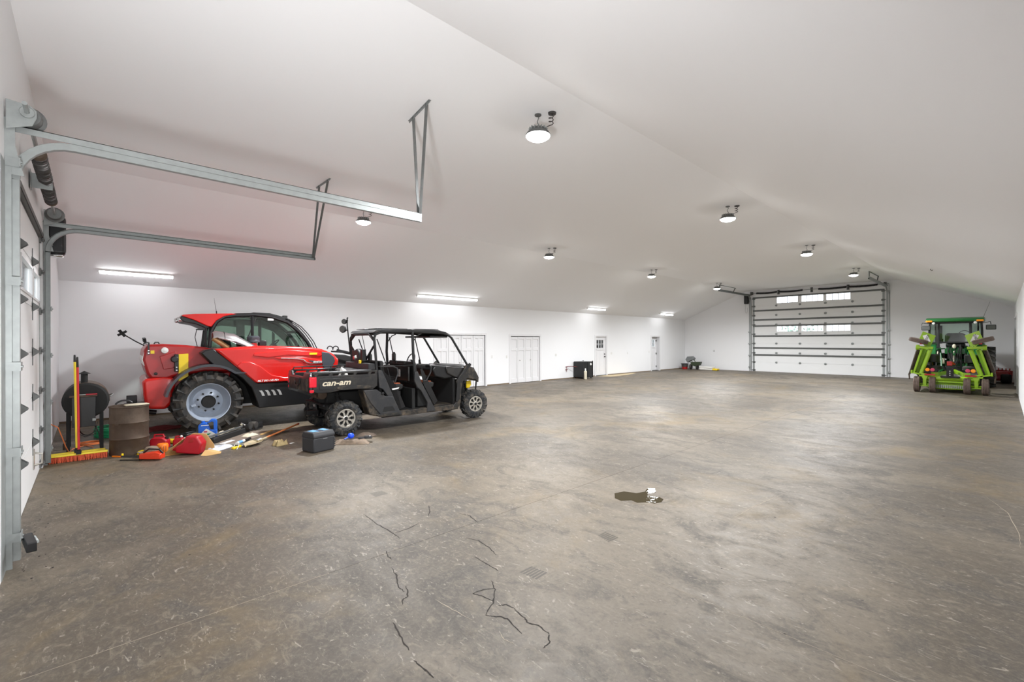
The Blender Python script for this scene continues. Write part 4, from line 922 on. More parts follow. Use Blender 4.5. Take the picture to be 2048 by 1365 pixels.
    MB().b2((.45, 1.14, 1.74), (.58, 1.3, 1.88)).build('intake_housing', M['black'], t, bev=.02)
    # exhaust shield
    q = MB(); q.lathe([(.05, .0), (.058, .34), (.046, .34), (.001, .30)], n=20); ex = q.build('exhaust_pipe', M['rusto'], t); ex.location = (.82, .50, 1.72); ex.rotation_euler = (math.radians(52), 0, 0)
    m = MB(); V = []; n = 10
    for i in range(n + 1):
        a = PI * i / n
        for y, z, r in ((.22, 2.02, .13), (.28, 2.04, .14), (.62, 1.95, .17), (1.02, 1.76, .10)): V.append((.80 + r*math.cos(a)*1.2, y, z - .10 + r*math.sin(a)))
    F = [(i*4 + j, i*4 + 4 + j, i*4 + 5 + j, i*4 + 1 + j) for i in range(n) for j in range(3)]
    m.add(V, F); sh = m.build('exhaust_heat_shield', M['heat'], t); s_ = sh.modifiers.new('s', 'SOLIDIFY'); s_.thickness = .012
    q = MB()
    for y, z in ((.42, 2.022), (.56, 1.985), (.70, 1.925)):
        q.tube([(.80 + .18*math.cos(a), y, z - .115 + .152*math.sin(a)) for a in [PI*i/8 for i in range(9)]], .007, 5)
    q.build('shield_slot', M['blackm'], sh)
    # boom
    m = MB(); m.prism([(-.5, 1.45), (-.5, 1.68), (.3, 1.72), (3.2, 1.50), (4.1, 1.25), (4.1, .95), (3.2, 1.15), (.3, 1.40)], 'x', .05, .34); m.build('boom', M['blackm'], t, bev=.02)
    m = MB()
    for y in (2.74, 2.88):
        m.tube([(.55, y + .07*math.cos(a), 1.66 + .07*math.sin(a)) for a in [PI*i/8 - .3 for i in range(10)]], .014, 6)
    m.tube([(.3, 3.0, 1.62), (.3, 3.9, 1.40)], .04, 8); m.b2((.1, 3.5, 1.35), (.55, 3.62, 1.5)); m.tube([(.45, 2.8, 1.6), (.5, 3.3, 1.55), (.45, 3.8, 1.3)], .02, 6); m.build('boom_hose', M['black'], t)
    m = MB(); m.b2((-.5, 3.9, .35), (.5, 4.05, 1.3)); m.b2((-.55, 3.4, .5), (-.2, 4.0, .9)); m.build('boom_headstock', M['redd'], t, bev=.03)
    m = MB(); m.b2((-.55, .5, .45), (.45, 3.4, .85)); m.b2((.30, -.1, .55), (.50, 1.3, 1.45)); m.build('chassis', M['blackm'], t, bev=.02)
    for s in (1, -1): MB().b2((s*.3, 3.35, 1.15), (s*.42, 3.42, 1.25)).build('marker_lamp', M['orange'], t, bev=.01)
    # cab
    arc = [(.26, 1.40), (.27, 1.76), (.31, 2.10), (.40, 2.30), (.55, 2.42), (.78, 2.465), (1.18, 2.49), (1.55, 2.45), (1.90, 2.33), (2.16, 2.10), (2.36, 1.84), (2.46, 1.65), (2.50, 1.35)]
    fr = MB()
    for x in (0.0, -1.05):
        fr.tube([(x, a, b) for a, b in arc], .045, 8)
        fr.tube([(x, 1.12, 2.46), (x, 1.13, 1.4)], .035, 6) if x == 0 else fr.tube([(x, 1.5, 2.42), (x, 1.5, 1.4)], .04, 6)
    for y, z in ((.40, 2.30), (1.18, 2.49), (2.16, 2.10), (2.50, 1.38), (.27, 1.5)): fr.tube([(0, y, z), (-1.05, y, z)], .035, 8)
    fr.build('cab_frame', M['black'], t)
    inner = [(.33, 1.42), (.34, 1.78), (.38, 2.09), (.46, 2.26), (.60, 2.375), (.80, 2.41), (1.18, 2.43), (1.52, 2.395), (1.84, 2.28), (2.08, 2.06), (2.28, 1.80), (2.38, 1.62), (2.42, 1.40)]
    for x in (0.0, -1.05):
        MB().prism([(a, b) for a, b in arc[1:-1]] + [(2.46, 1.4), (.28, 1.4)], 'x', x - .004, x + .004).build('cab_side_glass', M['glassg'], t)
    m = MB()                                                                    # curved windscreen / rear screen
    ws = arc[7:12]
    for a, b in zip(ws[:-1], ws[1:]): m.add([(-.02, a[0], a[1]), (-1.03, a[0], a[1]), (-1.03, b[0], b[1]), (-.02, b[0], b[1])], [(0, 1, 2, 3)])
    m.build('windscreen', M['glassg'], t)
    MB().add([(-.02, .27, 1.5), (-1.03, .27, 1.5), (-1.03, .38, 2.28), (-.02, .38, 2.28)], [(0, 1, 2, 3)]).build('rear_screen', M['glassg'], t)
    # inner far-side frame silhouettes (door opening of the cab)
    m = MB(); 
    m.prism([(.66, 2.40), (.80, 2.42), (1.6, 2.42), (1.9, 2.30), (2.2, 1.98), (2.42, 1.55), (2.32, 1.50), (2.10, 1.86), (1.82, 2.12), (1.5, 2.24), (1.16, 2.27), (1.16, 1.4), (.98, 1.4), (.98, 2.22), (.66, 2.25), (.46, 2.2), (.40, 1.9), (.36, 1.9), (.42, 2.25)], 'x', -1.10, -1.06)
    m.prism([(1.80, 2.12), (1.86, 2.06), (1.86, 1.4), (1.80, 1.4)], 'x', -1.10, -1.06)
    m.build('cab_door_frame', M['strut'], t)
    MB().b2((.01, 1.45, 2.36), (.016, 1.58, 2.41)).build('window_label', M['white'], t)
    m = MB(); m.prism([(.6, 1.45), (.95, 1.45), (.9, 1.6), (.78, 1.62), (.70, 2.0), (.58, 2.02)], 'x', -.80, -.30); m.build('driver_seat', M['seat'], t, bev=.04, seg=3)
    m = MB(); m.tube([(-.55 + .17*math.cos(a), 1.72 + .10*math.sin(a), 1.80 + .09*math.sin(a)) for a in [2*PI*i/20 for i in range(21)]], .014, 6); m.tube([(-.55, 1.72, 1.80), (-.55, 1.95, 1.45)], .03, 8); m.b2((-.8, 1.8, 1.35), (-.2, 2.2, 1.70)); m.build('steering_column', M['black'], t)
    m = MB(); m.prism([(-.24, 2.41), (-.22, 2.44), (.0, 2.465), (.70, 2.50), (.80, 2.49), (.55, 2.43), (.40, 2.33), (.30, 2.18), (.22, 2.20), (-.02, 2.33)], 'x', -1.08, .05); rf = m.build('roof_canopy', M['red'], t, bev=.02, seg=3)
    m = MB(); m.prism([(-.24, 2.42), (-.27, 2.36), (-.20, 2.28), (.02, 2.24), (.22, 2.14), (.28, 2.18), (.20, 2.23), (-.02, 2.34)], 'x', -1.06, .03); m.build('canopy_underside', M['black'], rf, bev=.015)
    for x in (-.08, -.9):
        MB().b2((x - .09, -.30, 2.29), (x + .09, -.22, 2.40)).build('rear_work_lamp', M['chrome'], rf, bev=.03, seg=3)
    m = MB(); m.tube([(0, .21, 2.18), (0, .20, 1.70)], .022, 8); m.tube([(-.02, .28, 2.2), (-.02, .27, 1.7)], .018, 6); m.box((.03, .10, 2.12), (.10, .16, .03)); m.tube([(.05, .03, 2.12), (.03, .0, 1.95), (.04, .04, 1.74), (.05, .08, 1.70)], .008, 5); m.build('cab_rear_post', M['black'], t)
    m = MB(); m.tube([(-.3, .45, 2.50), (-.3, .40, 2.86)], .006, 5, .002); m.tube([(-.3, .45, 2.49), (-.3, .445, 2.56)], .012, 6); m.build('antenna', M['black'], t)
    # guard bars
    m = MB()
    for i in range(6):
        x = .0 - i*.20; o_ = .08
        m.tube([(x, 1.86, 2.42), (x, 2.0, 2.36), (x, 2.14 + o_, 2.22), (x, 2.30 + o_, 2.04), (x, 2.44 + o_, 1.84), (x, 2.54 + o_, 1.62)], .012, 6)
    m.tube([(.0, 2.0, 2.36), (-1.0, 2.0, 2.36)], .015, 6); m.tube([(.0, 2.60, 1.64), (-1.0, 2.60, 1.64)], .015, 6); m.build('windscreen_guard', M['black'], t)
    m = MB(); m.prism([(1.05, 2.50), (1.15, 2.545), (1.5, 2.54), (1.86, 2.45), (2.04, 2.36), (2.0, 2.32), (1.84, 2.38), (1.5, 2.47)], 'x', -.98, -.02); m.box((-.1, 1.86, 2.46), (.1, .10, .07)); m.build('roof_grille', M['blackm'], t, bev=.006)
    m = MB(); m.beam((.01, 1.20, 2.42), (.01, 1.03, 1.95), .02, .02); m.build('wiper', M['black'], t)
    return t
loader()

# ---------------------------------------------------------------- green tractor
def tractor():
    t = thing('farm_tractor', 'green cab tractor parked tail-first in the far right corner', 'tractor', (-1.30, 25.75, 0), 0)
    for y, R_, rr, W, nl, x in ((0, .80, .45, .46, 20, .88), (2.35, .55, .33, .32, 18, .80)):
        for s in (1, -1):
            o = tyre('tyre', t, (0, 0, 0), R_, rr, W, .055, nl, 'ag', M['rubber'], n=36)
            rim_dish(o, (0, 0, 0), rr, W, s, M['yellow'], M['strut'], 8)
            o.location = (s*x, y, R_)
    m = MB(); m.b2((-.30, -.45, .55), (.30, .6, 1.05)); m.b2((-.22, .5, .6), (.22, 2.5, .95)); m.b2((-.55, -.12, .68), (.55, .12, .92)); m.build('transmission', M['green'], t, bev=.04)
    m = MB(); m.prism([(1.0, 1.0), (1.0, 1.62), (1.9, 1.55), (2.55, 1.40), (2.62, 1.0)], 'x', -.34, .34); m.build('engine_hood', M['green'], t, bev=.06, seg=3)
    for s in (1, -1):
        m = MB(); m.prism([(-.80, .95), (-.82, 1.30), (-.55, 1.62), (-.2, 1.72), (.3, 1.72), (.6, 1.55), (.55, 1.45), (.25, 1.62), (-.2, 1.62), (-.5, 1.5), (-.74, 1.22)], 'x', s*.52, s*.84); m.build('rear_fender', M['green'], t, bev=.03, seg=2)
        MB().b2((s*.72, -.84, 1.35), (s*.80, -.80, 1.45)).build('tail_lamp', M['lensr'], t, bev=.01)
    # cab
    m = MB(); P0 = [(-.55, -.62, 1.72), (.55, -.62, 1.72), (-.58, .75, 1.3), (.58, .75, 1.3)]; P1 = [(-.50, -.60, 2.55), (.50, -.60, 2.55), (-.62, .7, 2.55), (.62, .7, 2.55)]
    for s in (1, -1):
        m.tube([(s*.45, -.66, 1.25), (s*.46, -.66, 1.75), (s*.45, -.60, 2.54)], .04, 6)
        m.tube([(s*.76, -.25, 1.70), (s*.76, -.25, 2.2), (s*.74, -.2, 2.54)], .035, 6)
        m.tube([(s*.62, .75, 1.1), (s*.64, .70, 2.54)], .035, 6)
        m.tube([(s*.46, -.66, 1.76), (s*.76, -.25, 1.72), (s*.62, .75, 1.70)], .03, 6)
    m.tube([(-.46, -.66, 1.75), (.46, -.66, 1.75)], .035, 6); m.b2((-.70, -.62, 2.50), (.70, -.56, 2.60)); m.build('cab_frame', M['cage'], t)
    for a, b in (((-.42, -.64), (.42, -.64)), ((.48, -.62), (.74, -.26)), ((-.48, -.62), (-.74, -.26)), ((.75, -.2), (.63, .7)), ((-.75, -.2), (-.63, .7)), ((-.6, .72), (.6, .72))):
        MB().add([(a[0], a[1], 1.76), (b[0], b[1], 1.76), (b[0], b[1], 2.52), (a[0], a[1], 2.52)], [(0, 1, 2, 3)]).build('cab_window', M['glassg'], t)
    m = MB(); m.b2((-.6, -.6, 1.10), (.6, .7, 1.30)); m.build('cab_floor', M['blackm'], t)
    m = MB(); m.prism([(-.80, 2.56), (-.86, 2.60), (-.82, 2.68), (-.6, 2.74), (.6, 2.76), (.9, 2.66), (.92, 2.58)], 'x', -.83, .83); rf = m.build('cab_roof', M['green'], t, bev=.04, seg=3)
    MB().b2((-.78, -.80, 2.53), (.78, .85, 2.58)).build('roof_underside', M['cage'], rf, bev=.01)
    for s in (1, -1):
        MB().b2((s*.62, -.90, 2.56), (s*.82, -.80, 2.63)).build('amber_lamp', M['orange'], rf, bev=.015)
        MB().lathe([(.001, -.88), (.045, -.87), (.05, -.82), (.001, -.80)], (s*.59, 0, 2.52), 'y', 14).build('work_lamp', M['white'], rf)
        q = MB(); q.tube([(s*.80, -.10, 2.52), (s*.98, -.25, 2.56), (s*1.0, -.3, 2.45)], .012, 6); q.build('mirror_arm', M['black'], t)
        mo = MB().b2((-.14, -.03, -.095), (.14, .03, .095)).build('side_mirror', M['black'], t, bev=.03, seg=3); mo.location = (s*(.86 if s < 0 else 1.0), -.32, 2.34)
        MB().b2((-.12, -.034, -.075), (.12, -.031, .075)).build('mirror_glass', M['strut'], mo)
    m = MB(); m.prism([(-.30, 1.75), (-.30, 2.05), (-.22, 2.13), (.22, 2.13), (.30, 2.05), (.30, 1.75), (.2, 1.70), (-.2, 1.70)], 'y', -.22, -.10); m.b2((-.28, -.15, 1.55), (.28, .35, 1.72)); so = m.build('driver_seat', M['seat'], t, bev=.05, seg=3)
    m = MB(); m.b2((-.46, -.12, 1.70), (-.38, -.06, 2.44)); m.tube([(-.38, .0, 1.9), (-.38, -.02, 1.76), (-.28, 0, 1.76)], .03, 6); m.build('exhaust_silhouette', M['blackm'], t, bev=.03)
    m = MB(); m.tube([(.25 + .16*math.cos(a), .25 + .05*math.sin(a), 2.08 + .15*math.sin(a)) for a in [2*PI*i/18 for i in range(19)]], .014, 6); m.tube([(.25, .25, 2.08), (.2, .5, 1.5)], .03, 6); m.build('steering_wheel', M['black'], t)
    m = MB(); m.tube([(.80, -.6, 2.72), (.98, -.5, 3.32)], .006, 4, .003); m.build('antenna', M['black'], t)
    # rear linkage
    m = MB()
    for s in (1, -1):
        m.tube([(s*.42, -.5, 1.55), (s*.36, -.85, 1.05), (s*.34, -1.1, .72)], .028, 6); m.tube([(s*.22, -.45, .75), (s*.40, -1.25, .60)], .035, 6)
        m.b2((s*.20, -.60, 1.1), (s*.28, -.45, 1.5)); m.tube([(s*.28, -.5, 1.50), (s*.50, -.75, 1.48)], .025, 6)
    m.tube([(0, -.5, 1.35), (.02, -1.15, 1.28)], .04, 8); m.b2((-.15, -.55, 1.0), (.15, -.42, 1.3)); m.build('three_point_linkage', M['green'], t)
    m = MB()
    for x, z in ((-.14, 1.6), (-.05, 1.62), (.06, 1.58), (.16, 1.62), (.22, 1.55)):
        m.tube([(x, -.55, z), (x - .04, -.8, z - .2), (x*.6, -.95, z - .55), (x*.3, -1.3, z - .75)], .016, 6)
    m.tube([(.18, -.7, 1.66), (.20, -.85, .8)], .03, 6); m.build('hydraulic_hoses', M['blackm'], t)
    m = MB()
    for x in (-.46, .46): m.ball((x, -.62, 1.48), .035, 8)
    m.ball((0, -.7, 1.6), .06, 10, (1, 1, 1.5)); m.tube([(-.46, -.62, 1.48), (-.52, -.9, 1.0)], .018, 6); m.tube([(0.0, -.72, 1.4), (0, -.9, 1.0)], .03, 6); m.tube([(-.32, -.62, 1.12), (-.32, -.64, .9)], .05, 8); m.build('linkage_chrome', M['cream'], t)
    m = MB(); m.b2((-.5, -.62, .95), (.5, -.52, 1.02)); m.b2((-.46, -.9, .60), (.46, -.5, .80)); m.build('drawbar_frame', M['blackm'], t, bev=.01)
    return t
tractor()
# ---------------------------------------------------------------- lime green folding mower behind the tractor
def mower():
    t = thing('folding_mower', 'lime green towed mower with both wings folded up, hitched behind the green tractor', 'mower', (-1.24, 21.9, 0), 0)
    for x in (-.86, -.445, .42, .85):
        o = tyre('tyre', t, (0, 0, 0), .275, .15, .175, .012, 10, 'rib', M['dusty'], n=28)
        rim_dish(o, (0, 0, 0), .15, .175, 1 if x > 0 else -1, M['limep'], M['dusty'], 5)
        o.location = (x, -.05, .275)
    m = MB(); m.tube([(-.70, .02, .50), (.72, .02, .50)], .085, 12); m.b2((-.70, .0, .36), (.72, .12, .44)); m.build('axle_beam', M['lime'], t)
    m = MB()
    for x in (-.65, .64):
        m.prism([(-.06, .60), (.10, .60), (.06, .30), (.03, .24), (-.03, .24)], 'y', -.10, .0) if False else m.prism([(x - .10, .62), (x + .10, .62), (x + .05, .46), (x + .05, .24), (x - .05, .24), (x - .05, .46)], 'y', -.11, -.02)
        m.tube([(x - .24, -.05, .275), (x + .24, -.05, .275)], .028, 8); m.b2((x - .12, -.15, .20), (x + .12, .0, .24))
    m.build('walking_axle', M['lime'], t, bev=.01)
    for x in (-.51, .51): MB().b2((x - .14, -.16, .60), (x + .14, -.13, .655)).build('red_reflector', M['rust'] if False else M['redd'], t)
    for x, mt in ((-.57, 'orange'), (-.44, 'pink'), (.44, 'pink'), (.57, 'orange')):
        MB().lathe([(.001, -.17), (.055, -.165), (.062, -.15), (.062, -.12), (.001, -.11)], (x, 0, .80), 'y', 18).build('round_lamp', M[mt], t)
    MB().b2((-.66, -.13, .72), (-.36, -.09, .76)).b2((.36, -.13, .72), (.66, -.09, .76)).build('lamp_bracket', M['black'], t)
    m = MB(); m.b2((-.62, .1, .22), (.66, 2.4, .34)); m.prism([(-.62, .22), (.66, .22), (.60, .12), (-.56, .12)], 'y', .05, 2.4); m.build('centre_deck', M['lime'], t, bev=.02)
    m = MB()
    for i in range(26): m.beam((-.60 + i*.048, .0, .28), (-.60 + i*.048, .0, .17), .03, .012)
    m.build('chain_guard', M['galv'], t)
    m = MB(); m.beam((-.45, .1, .58), (0, 1.6, .70), .10, .12); m.beam((.45, .1, .58), (0, 1.6, .70), .10, .12); m.beam((0, 1.4, .66), (0, 2.8, .60), .12, .12); m.b2((-.5, .06, .56), (-.30, .3, .70)); m.b2((.30, .06, .56), (.5, .3, .70)); m.build('draw_frame', M['lime'], t, bev=.01)
    m = MB(); m.b2((-.09, -.10, .56), (.09, .0, .90)); m.b2((-.24, -.16, .54), (.24, .02, .59)); m.b2((-.12, -.08, .88), (.12, .02, .94)); jk = m.build('jack_stand', M['blackm'], t, bev=.01)
    for z in (.63, .70, .77): MB().lathe([(.001, -.106), (.016, -.106), (.016, -.10)], (0, 0, z), 'y', 10).build('bolt_hole', M['white'], jk)
    m = MB(); m.b2((-.08, -.04, .95), (.06, .06, 1.10)); m.tube([(.0, 0, 1.08), (.10, .2, 1.0)], .04, 8); m.build('red_gearbox', M['redd'], t, bev=.02)
    for x in (-.50, .50): MB().lathe([(.16, -.02), (.19, 0), (.19, .25), (.15, .28), (.001, .28)], (x, .85, 1.05), 'z', 20).build('blade_spindle_cover', M['black'], t)
    for x in (-.50, .50): MB().lathe([(.24, 0), (.24, .1), (.2, .14), (.001, .14)], (x, .85, .78), 'z', 20).build('caster_tyre', M['rubber'], t)
    for s in (-1, 1):
        wg = MB()                                                        # tilted wing
        wg.tube([(s*.76, -.02, .62), (s*.50, .0, 1.52)], .062, 12)
        w_ = wg.build('wing_tube', M['lime'], t)
        m = MB(); m.prism([(s*.95, .68), (s*.86, .64), (s*.62, 1.50), (s*.72, 1.56)], 'y', .15, 1.6); m.prism([(s*.97, .70), (s*.92, .66), (s*.70, 1.52), (s*.75, 1.56)], 'y', -.05, 1.7); m.build('wing_deck', M['lime'], t, bev=.01)
        m = MB(); m.beam((s*1.0, -.05, .68), (s*.66, -.05, .60), .10, .05); m.beam((s*1.0, -.12, .70), (s*.98, .3, .70), .05, .12); m.b2((s*.60, -.10, .55), (s*.80, .05, .66)); m.build('wing_hinge', M['lime'], t, bev=.008)
        m = MB(); m.beam((s*.42, -.08, 1.57), (s*.88, -.08, 1.60), .14, .09); m.beam((s*.84, -.12, 1.52), (s*.84, .02, 1.66), .10, .06); m.beam((s*.60, -.1, 1.62), (s*.66, -.1, 1.72), .08, .06); m.build('wing_end_bar', M['lime'], t, bev=.01)
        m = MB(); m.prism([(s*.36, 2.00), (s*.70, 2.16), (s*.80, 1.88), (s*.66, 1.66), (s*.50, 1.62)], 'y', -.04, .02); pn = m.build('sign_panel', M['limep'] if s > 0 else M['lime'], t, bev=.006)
        m = MB(); m.box((s*.60, -.046, 1.90), (.13, .006, .27), (0, s*.35, 0)); lb = m.build('maker_label', M['white'], pn)
        text('SCHULTE', .095, M['ink'], pn, (s*.60 - .04*1 + (.0 if s > 0 else .06), -.052, 2.02 if s > 0 else 2.03), (PI/2, PI/2 - s*.35 if s > 0 else PI/2 + .35, 0), sx=.62, bold=.002)
        wt = tyre('wing_tyre', t, (0, 0, 0), .27, .15, .15, .012, 10, 'rib', M['dusty'], n=24); wt.location = (s*.80, -.20, 1.83); wt.rotation_euler = (0, PI/2 - s*.30, 0)
        # outer chain curtain
        m = MB()
        for i in range(24):
            z = .62 + i*.038; x = s*(1.02 - (z - .62)*.24 + .03)
            m.beam((x, -.02, z), (x + s*.06, .1, z - .05), .03, .012); m.tube([(x + s*.03, .0, z), (x + s*.05, .2, z)], .012, 5)
        m.prism([(s*1.00, .66), (s*1.09, .60), (s*1.06, .80), (s*.88, 1.5), (s*.80, 1.5)], 'y', .12, 1.5)
        m.build('chain_curtain', M['rust'], t)
        m = MB(); m.tube([(s*1.08, .0, .64), (s*1.07, .0, .42)], .02, 6); m.build('wing_stop', M['rust'], t)
        MB().b2((s*.70, -.10, 1.70), (s*.78, -.06, 1.78)).build('wing_reflector', M['lensr'], t)
    return t
mower()

# ---------------------------------------------------------------- smoker, drum and brooms by the near door
def smoker():
    t = thing('barrel_smoker', 'black barrel smoker with a chimney cap standing in the corner behind the brooms', 'smoker', (-10.62, -.04, 0), 0)
    x0, x1, r, z = -.72, .0, .30, .85
    m = MB(); m.lathe([(.001, x1 + .02), (r - .03, x1 + .02), (r, x1), (r, x0), (.001, x0)], (0, 0, z), 'x', 36); b = m.build('barrel', M['blackm'], t)
    m = MB(); m.lathe([(r + .006, x1 - .01), (r + .006, x0 + .02)], (0, 0, z), 'x', 18, -.1, PI*.62); sm = m.build('barrel_lid', M['rust'], t); q = sm.modifiers.new('s', 'SOLIDIFY'); q.thickness = .006
    m = MB(); m.lathe([(.045, 0), (.045, .17)], (-.10, -.02, 1.14), n=16); m.lathe([(.085, .165), (.001, .215)], (-.10, -.02, 1.14), n=16); m.build('chimney', M['blackm'], t)
    m = MB(); m.b2((.03, -.17, .43), (.17, .12, .93)); m.build('side_box', M['black'], t, bev=.005)
    MB().b2((.01, -.20, .93), (.18, .14, .95)).build('side_shelf', M['rust'], t, bev=.003)
    m = MB()
    for y in (-.22, .18):
        for x in (-.62, -.04): m.beam((x, y, .0), (x, y, .66), .045, .045)
    m.tube([(-.62, -.22, .3), (-.62, .18, .3)], .012, 6); m.build('leg', M['blackm'], t) if False else None
    for y in (-.22, .20):
        for x in (-.62, -.04): MB().beam((x, y, .0), (x, y, .66), .045, .045).build('leg', M['blackm'], t)
    MB().tube([(-.35, .31, .90), (-.30, .35, .92), (-.10, .35, .92), (-.05, .31, .90)], .01, 6).build('lid_handle', M['galv'], t)
    MB().b2((.14, .08, .52), (.18, .125, .56)).build('door_latch', M['galv'], t)
    return t
smoker()
m = MB(); m.tube([(-10.5, -.02 + .09*1.1*math.cos(a), .40 + .12*math.sin(a)) for a in [2*PI*i/20 for i in range(36)]], .007, 6); m.tube([(-10.5, .06, .50), (-10.48, .12, .3), (-10.5, .14, .02)], .007, 6)
m.tube([(-10.44, -.19, .5), (-10.40, -.16, .35), (-10.42, -.05, .27), (-10.42, .08, .3), (-10.46, .1, .5)], .006, 6)
solo(m, 'power_cable', M['black'], 'black power cable looped under the smoker side box', 'cable')
t = thing('tongs', 'red-handled tool lying on the smoker shelf', 'tool', (-10.50, -.02, .952))
MB().tube([(0, -.10, .012), (0, .08, .012)], .008, 6).build('tool_shank', M['galv'], t); MB().tube([(.02, -.02, .014), (.02, .12, .014)], .012, 6).build('red_grip', M['redp'], t)
def drum():
    t = thing('steel_drum', 'rusty brown open steel drum beside the brooms', 'drum', (-9.88, .49, 0))
    R_ = .255; P = [(.001, .01), (R_ - .01, .0), (R_, .01)]
    for z in (.27, .53): P += [(R_, z - .02), (R_ + .012, z), (R_, z + .02)]
    P += [(R_, .775), (R_ + .012, .78), (R_ + .012, .798), (R_ - .004, .798), (R_ - .006, .77), (R_ - .008, .30), (.001, .28)]
    MB().lathe(P, n=44).build('drum_body', M['rust'], t)
    m = MB(); m.box((.20, -.16, .525), (.03, .06, .03), (0, 0, -.7)); m.build('seam_weld', M['rust'], t)
    MB().lathe([(.001, .60), (R_ - .01, .60)], n=30).build('drum_contents', M['rust'], t)
    return t
drum()
t = thing('gloves', 'cream work cloth draped over the rim of the rusty drum', 'cloth', (-9.79, .58, .80), .4)
MB().prism([(-.10, -.14), (.02, -.17), (.11, -.05), (.09, .14), (-.02, .16), (-.09, .05)], 'z', 0, .022).build('cloth_fold', M['rag'], t, bev=.01, seg=2)
t = thing('handle_ring', 'black curved hook resting on the drum rim', 'hook', (-9.79, .42, .80))
MB().tube([(0, .11*math.cos(a), .012 + .08*math.sin(a)) for a in [PI*i/10*.85 + .5 for i in range(10)]], .014, 8).build('hook_bar', M['black'], t)
def broom(x, y, yaw, hm, tip, top, label, gm, zoff=0):
    t = thing('push_broom', label, 'broom', (x, y, 0), yaw)
    MB().prism([(-.035, .085), (.035, .085), (.028, .115), (-.028, .115)], 'y', -.34, .34).build('broom_block', M['yhand'], t, bev=.006)
    m = MB(); n = 90
    for i in range(n):
        yy = -.33 + .66*i/(n - 1)
        for xx in (-.022, 0, .022):
            dx = random.uniform(-.012, .028); dy = random.uniform(-.02, .02)
            m.beam((xx, yy, .088), (xx*1.6 + dx, yy + dy, .002), .009, .006)
    tag(m.build('bristles', M['bristle'], t), kind='stuff')
    m = MB(); m.tube([(0, 0, .11), (0, 0, .17)], .022, 8); m.prism([(-.05, .10), (.05, .10), (.02, .15), (-.02, .15)], 'y', -.03, .03); m.build('handle_socket', M['blackm'], t)
    MB().tube([(0, 0, .13), tip], .0155, 10).build('handle', hm, t)
    a = Vector((0, 0, .13)); b = Vector(tip); e = (b - a).normalized()
    MB().tube([b - e*.02, b + e*top, b + e*(top + .015)], .0165, 10, .010).build('grip', gm, t)
    return t
broom(-10.0, -.145, .03, M['yhand'], (-.10, -.02, 1.55), .08, 'push broom with a yellow handle standing before the smoker', M['black'])
broom(-9.84, -.12, -.04, M['rhand'], (-.12, -.02, 1.47), .13, 'push broom with a red handle standing before the smoker', M['black'])
m = MB(); m.tube([(-9.98 + .002, -.46, .60), (-10.15, -.36, .50), (-10.35, -.28, .15), (-10.6, -.25, .012), (-10.9, -.2, .012), (-11.1, -.05, .012), (-10.8, .05, .012)], .007, 6)
for k in range(3): m.tube([(-11.2 + .12*math.cos(a)*1.2, .0 + .17*math.sin(a), .015 + .012*k) for a in [2*PI*i/16 + k for i in range(17)]], .008, 5)
solo(m, 'extension_cord', M['cord'], 'orange extension cord running down the door jamb to a coil behind the smoker', 'cord')
t = thing('cord_plug', 'black and yellow cord plug on the floor against the far door track', 'plug', (-9.95, -.40, .02))
MB().b2((-.04, -.06, -.02), (.04, .06, .025)).build('plug_body', M['black'], t, bev=.01); MB().b2((-.03, .05, -.01), (.03, .08, .02)).build('plug_band', M['yellow'], t, bev=.004)
t = thing('bottle', 'small brown bottle on the floor by the left smoker leg', 'bottle', (-10.95, -.30, 0)); MB().lathe([(.001, 0), (.035, 0), (.035, .10), (.014, .13), (.014, .16), (.001, .16)], n=14).build('bottle_body', M['rust'], t)
m = MB()
for k in range(7): m.tube([(-11.95 + (.28 + .012*(k % 3))*math.cos(a), .38 + (.30 + .012*(k % 2))*math.sin(a), .016 + .028*k) for a in [2*PI*i/24 for i in range(25)]], .014, 6)
m.tube([(-11.7, .62, .03), (-11.8, .85, .015), (-12.2, 1.05, .015)], .014, 6)
solo(m, 'garden_hose', M['coil'], 'coiled green hose on the floor behind the smoker and drum', 'hose')
m = MB()
for k in range(4): m.tube([(-11.55 - .05*k, .72 + .03*k, .03 + .02*k), (-11.75, .95 + .02*k, .05 + .02*k), (-11.8 - .03*k, 1.15, .035 + .02*k), (-11.95, 1.3 + .04*k, .03)], .028, 7)
m.tube([(-11.7, .8, .1), (-11.9, 1.3, .06), (-12.05, 1.5, .05)], .02, 6)
solo(m, 'rubber_hose', M['maroon'], 'bundle of maroon rubber hose on the floor right of the rusty drum', 'hose')
m = MB()
for a, b in (((-10.95, .62), (-10.45, .92)), ((-10.85, .6), (-10.3, .8)), ((-10.7, .6), (-10.45, .95))): m.tube([(a[0], a[1], .008), (b[0], b[1], .008)], .007, 5)
solo(m, 'wire_stakes', M['strut'], 'thin grey wire stakes lying right of the drum', 'stakes')

# ---------------------------------------------------------------- clutter on the floor
t = thing('chainsaw', 'orange-red chainsaw lying on its side nearest the camera in the clutter', 'chainsaw', (-9.10, .70, 0), math.radians(-42))
MB().prism([(-.13, .02), (.20, .02), (.20, .10), (.12, .135), (-.02, .12), (-.13, .10)], 'x', -.05, .06).build('saw_body', M['saw'], t, bev=.012, seg=2)
MB().prism([(.04, .025), (.19, .03), (.19, .085), (.06, .075)], 'x', .06, .068).build('side_cover', M['saw'], t, bev=.004)
MB().tube([(.0, -.10, .11), (.0, -.02, .17), (.0, .14, .16), (.0, .20, .10)], .013, 8).build('top_handle', M['black'], t)
MB().prism([(-.45, .035), (-.46, .05), (-.45, .065), (-.12, .075), (-.12, .03)], 'x', -.01, .0).build('guide_bar', M['spring'], t)
MB().prism([(-.42, .005), (-.12, .008), (-.12, .02), (-.42, .016)], 'x', .05, .062).build('bar_cover', M['black'], t)
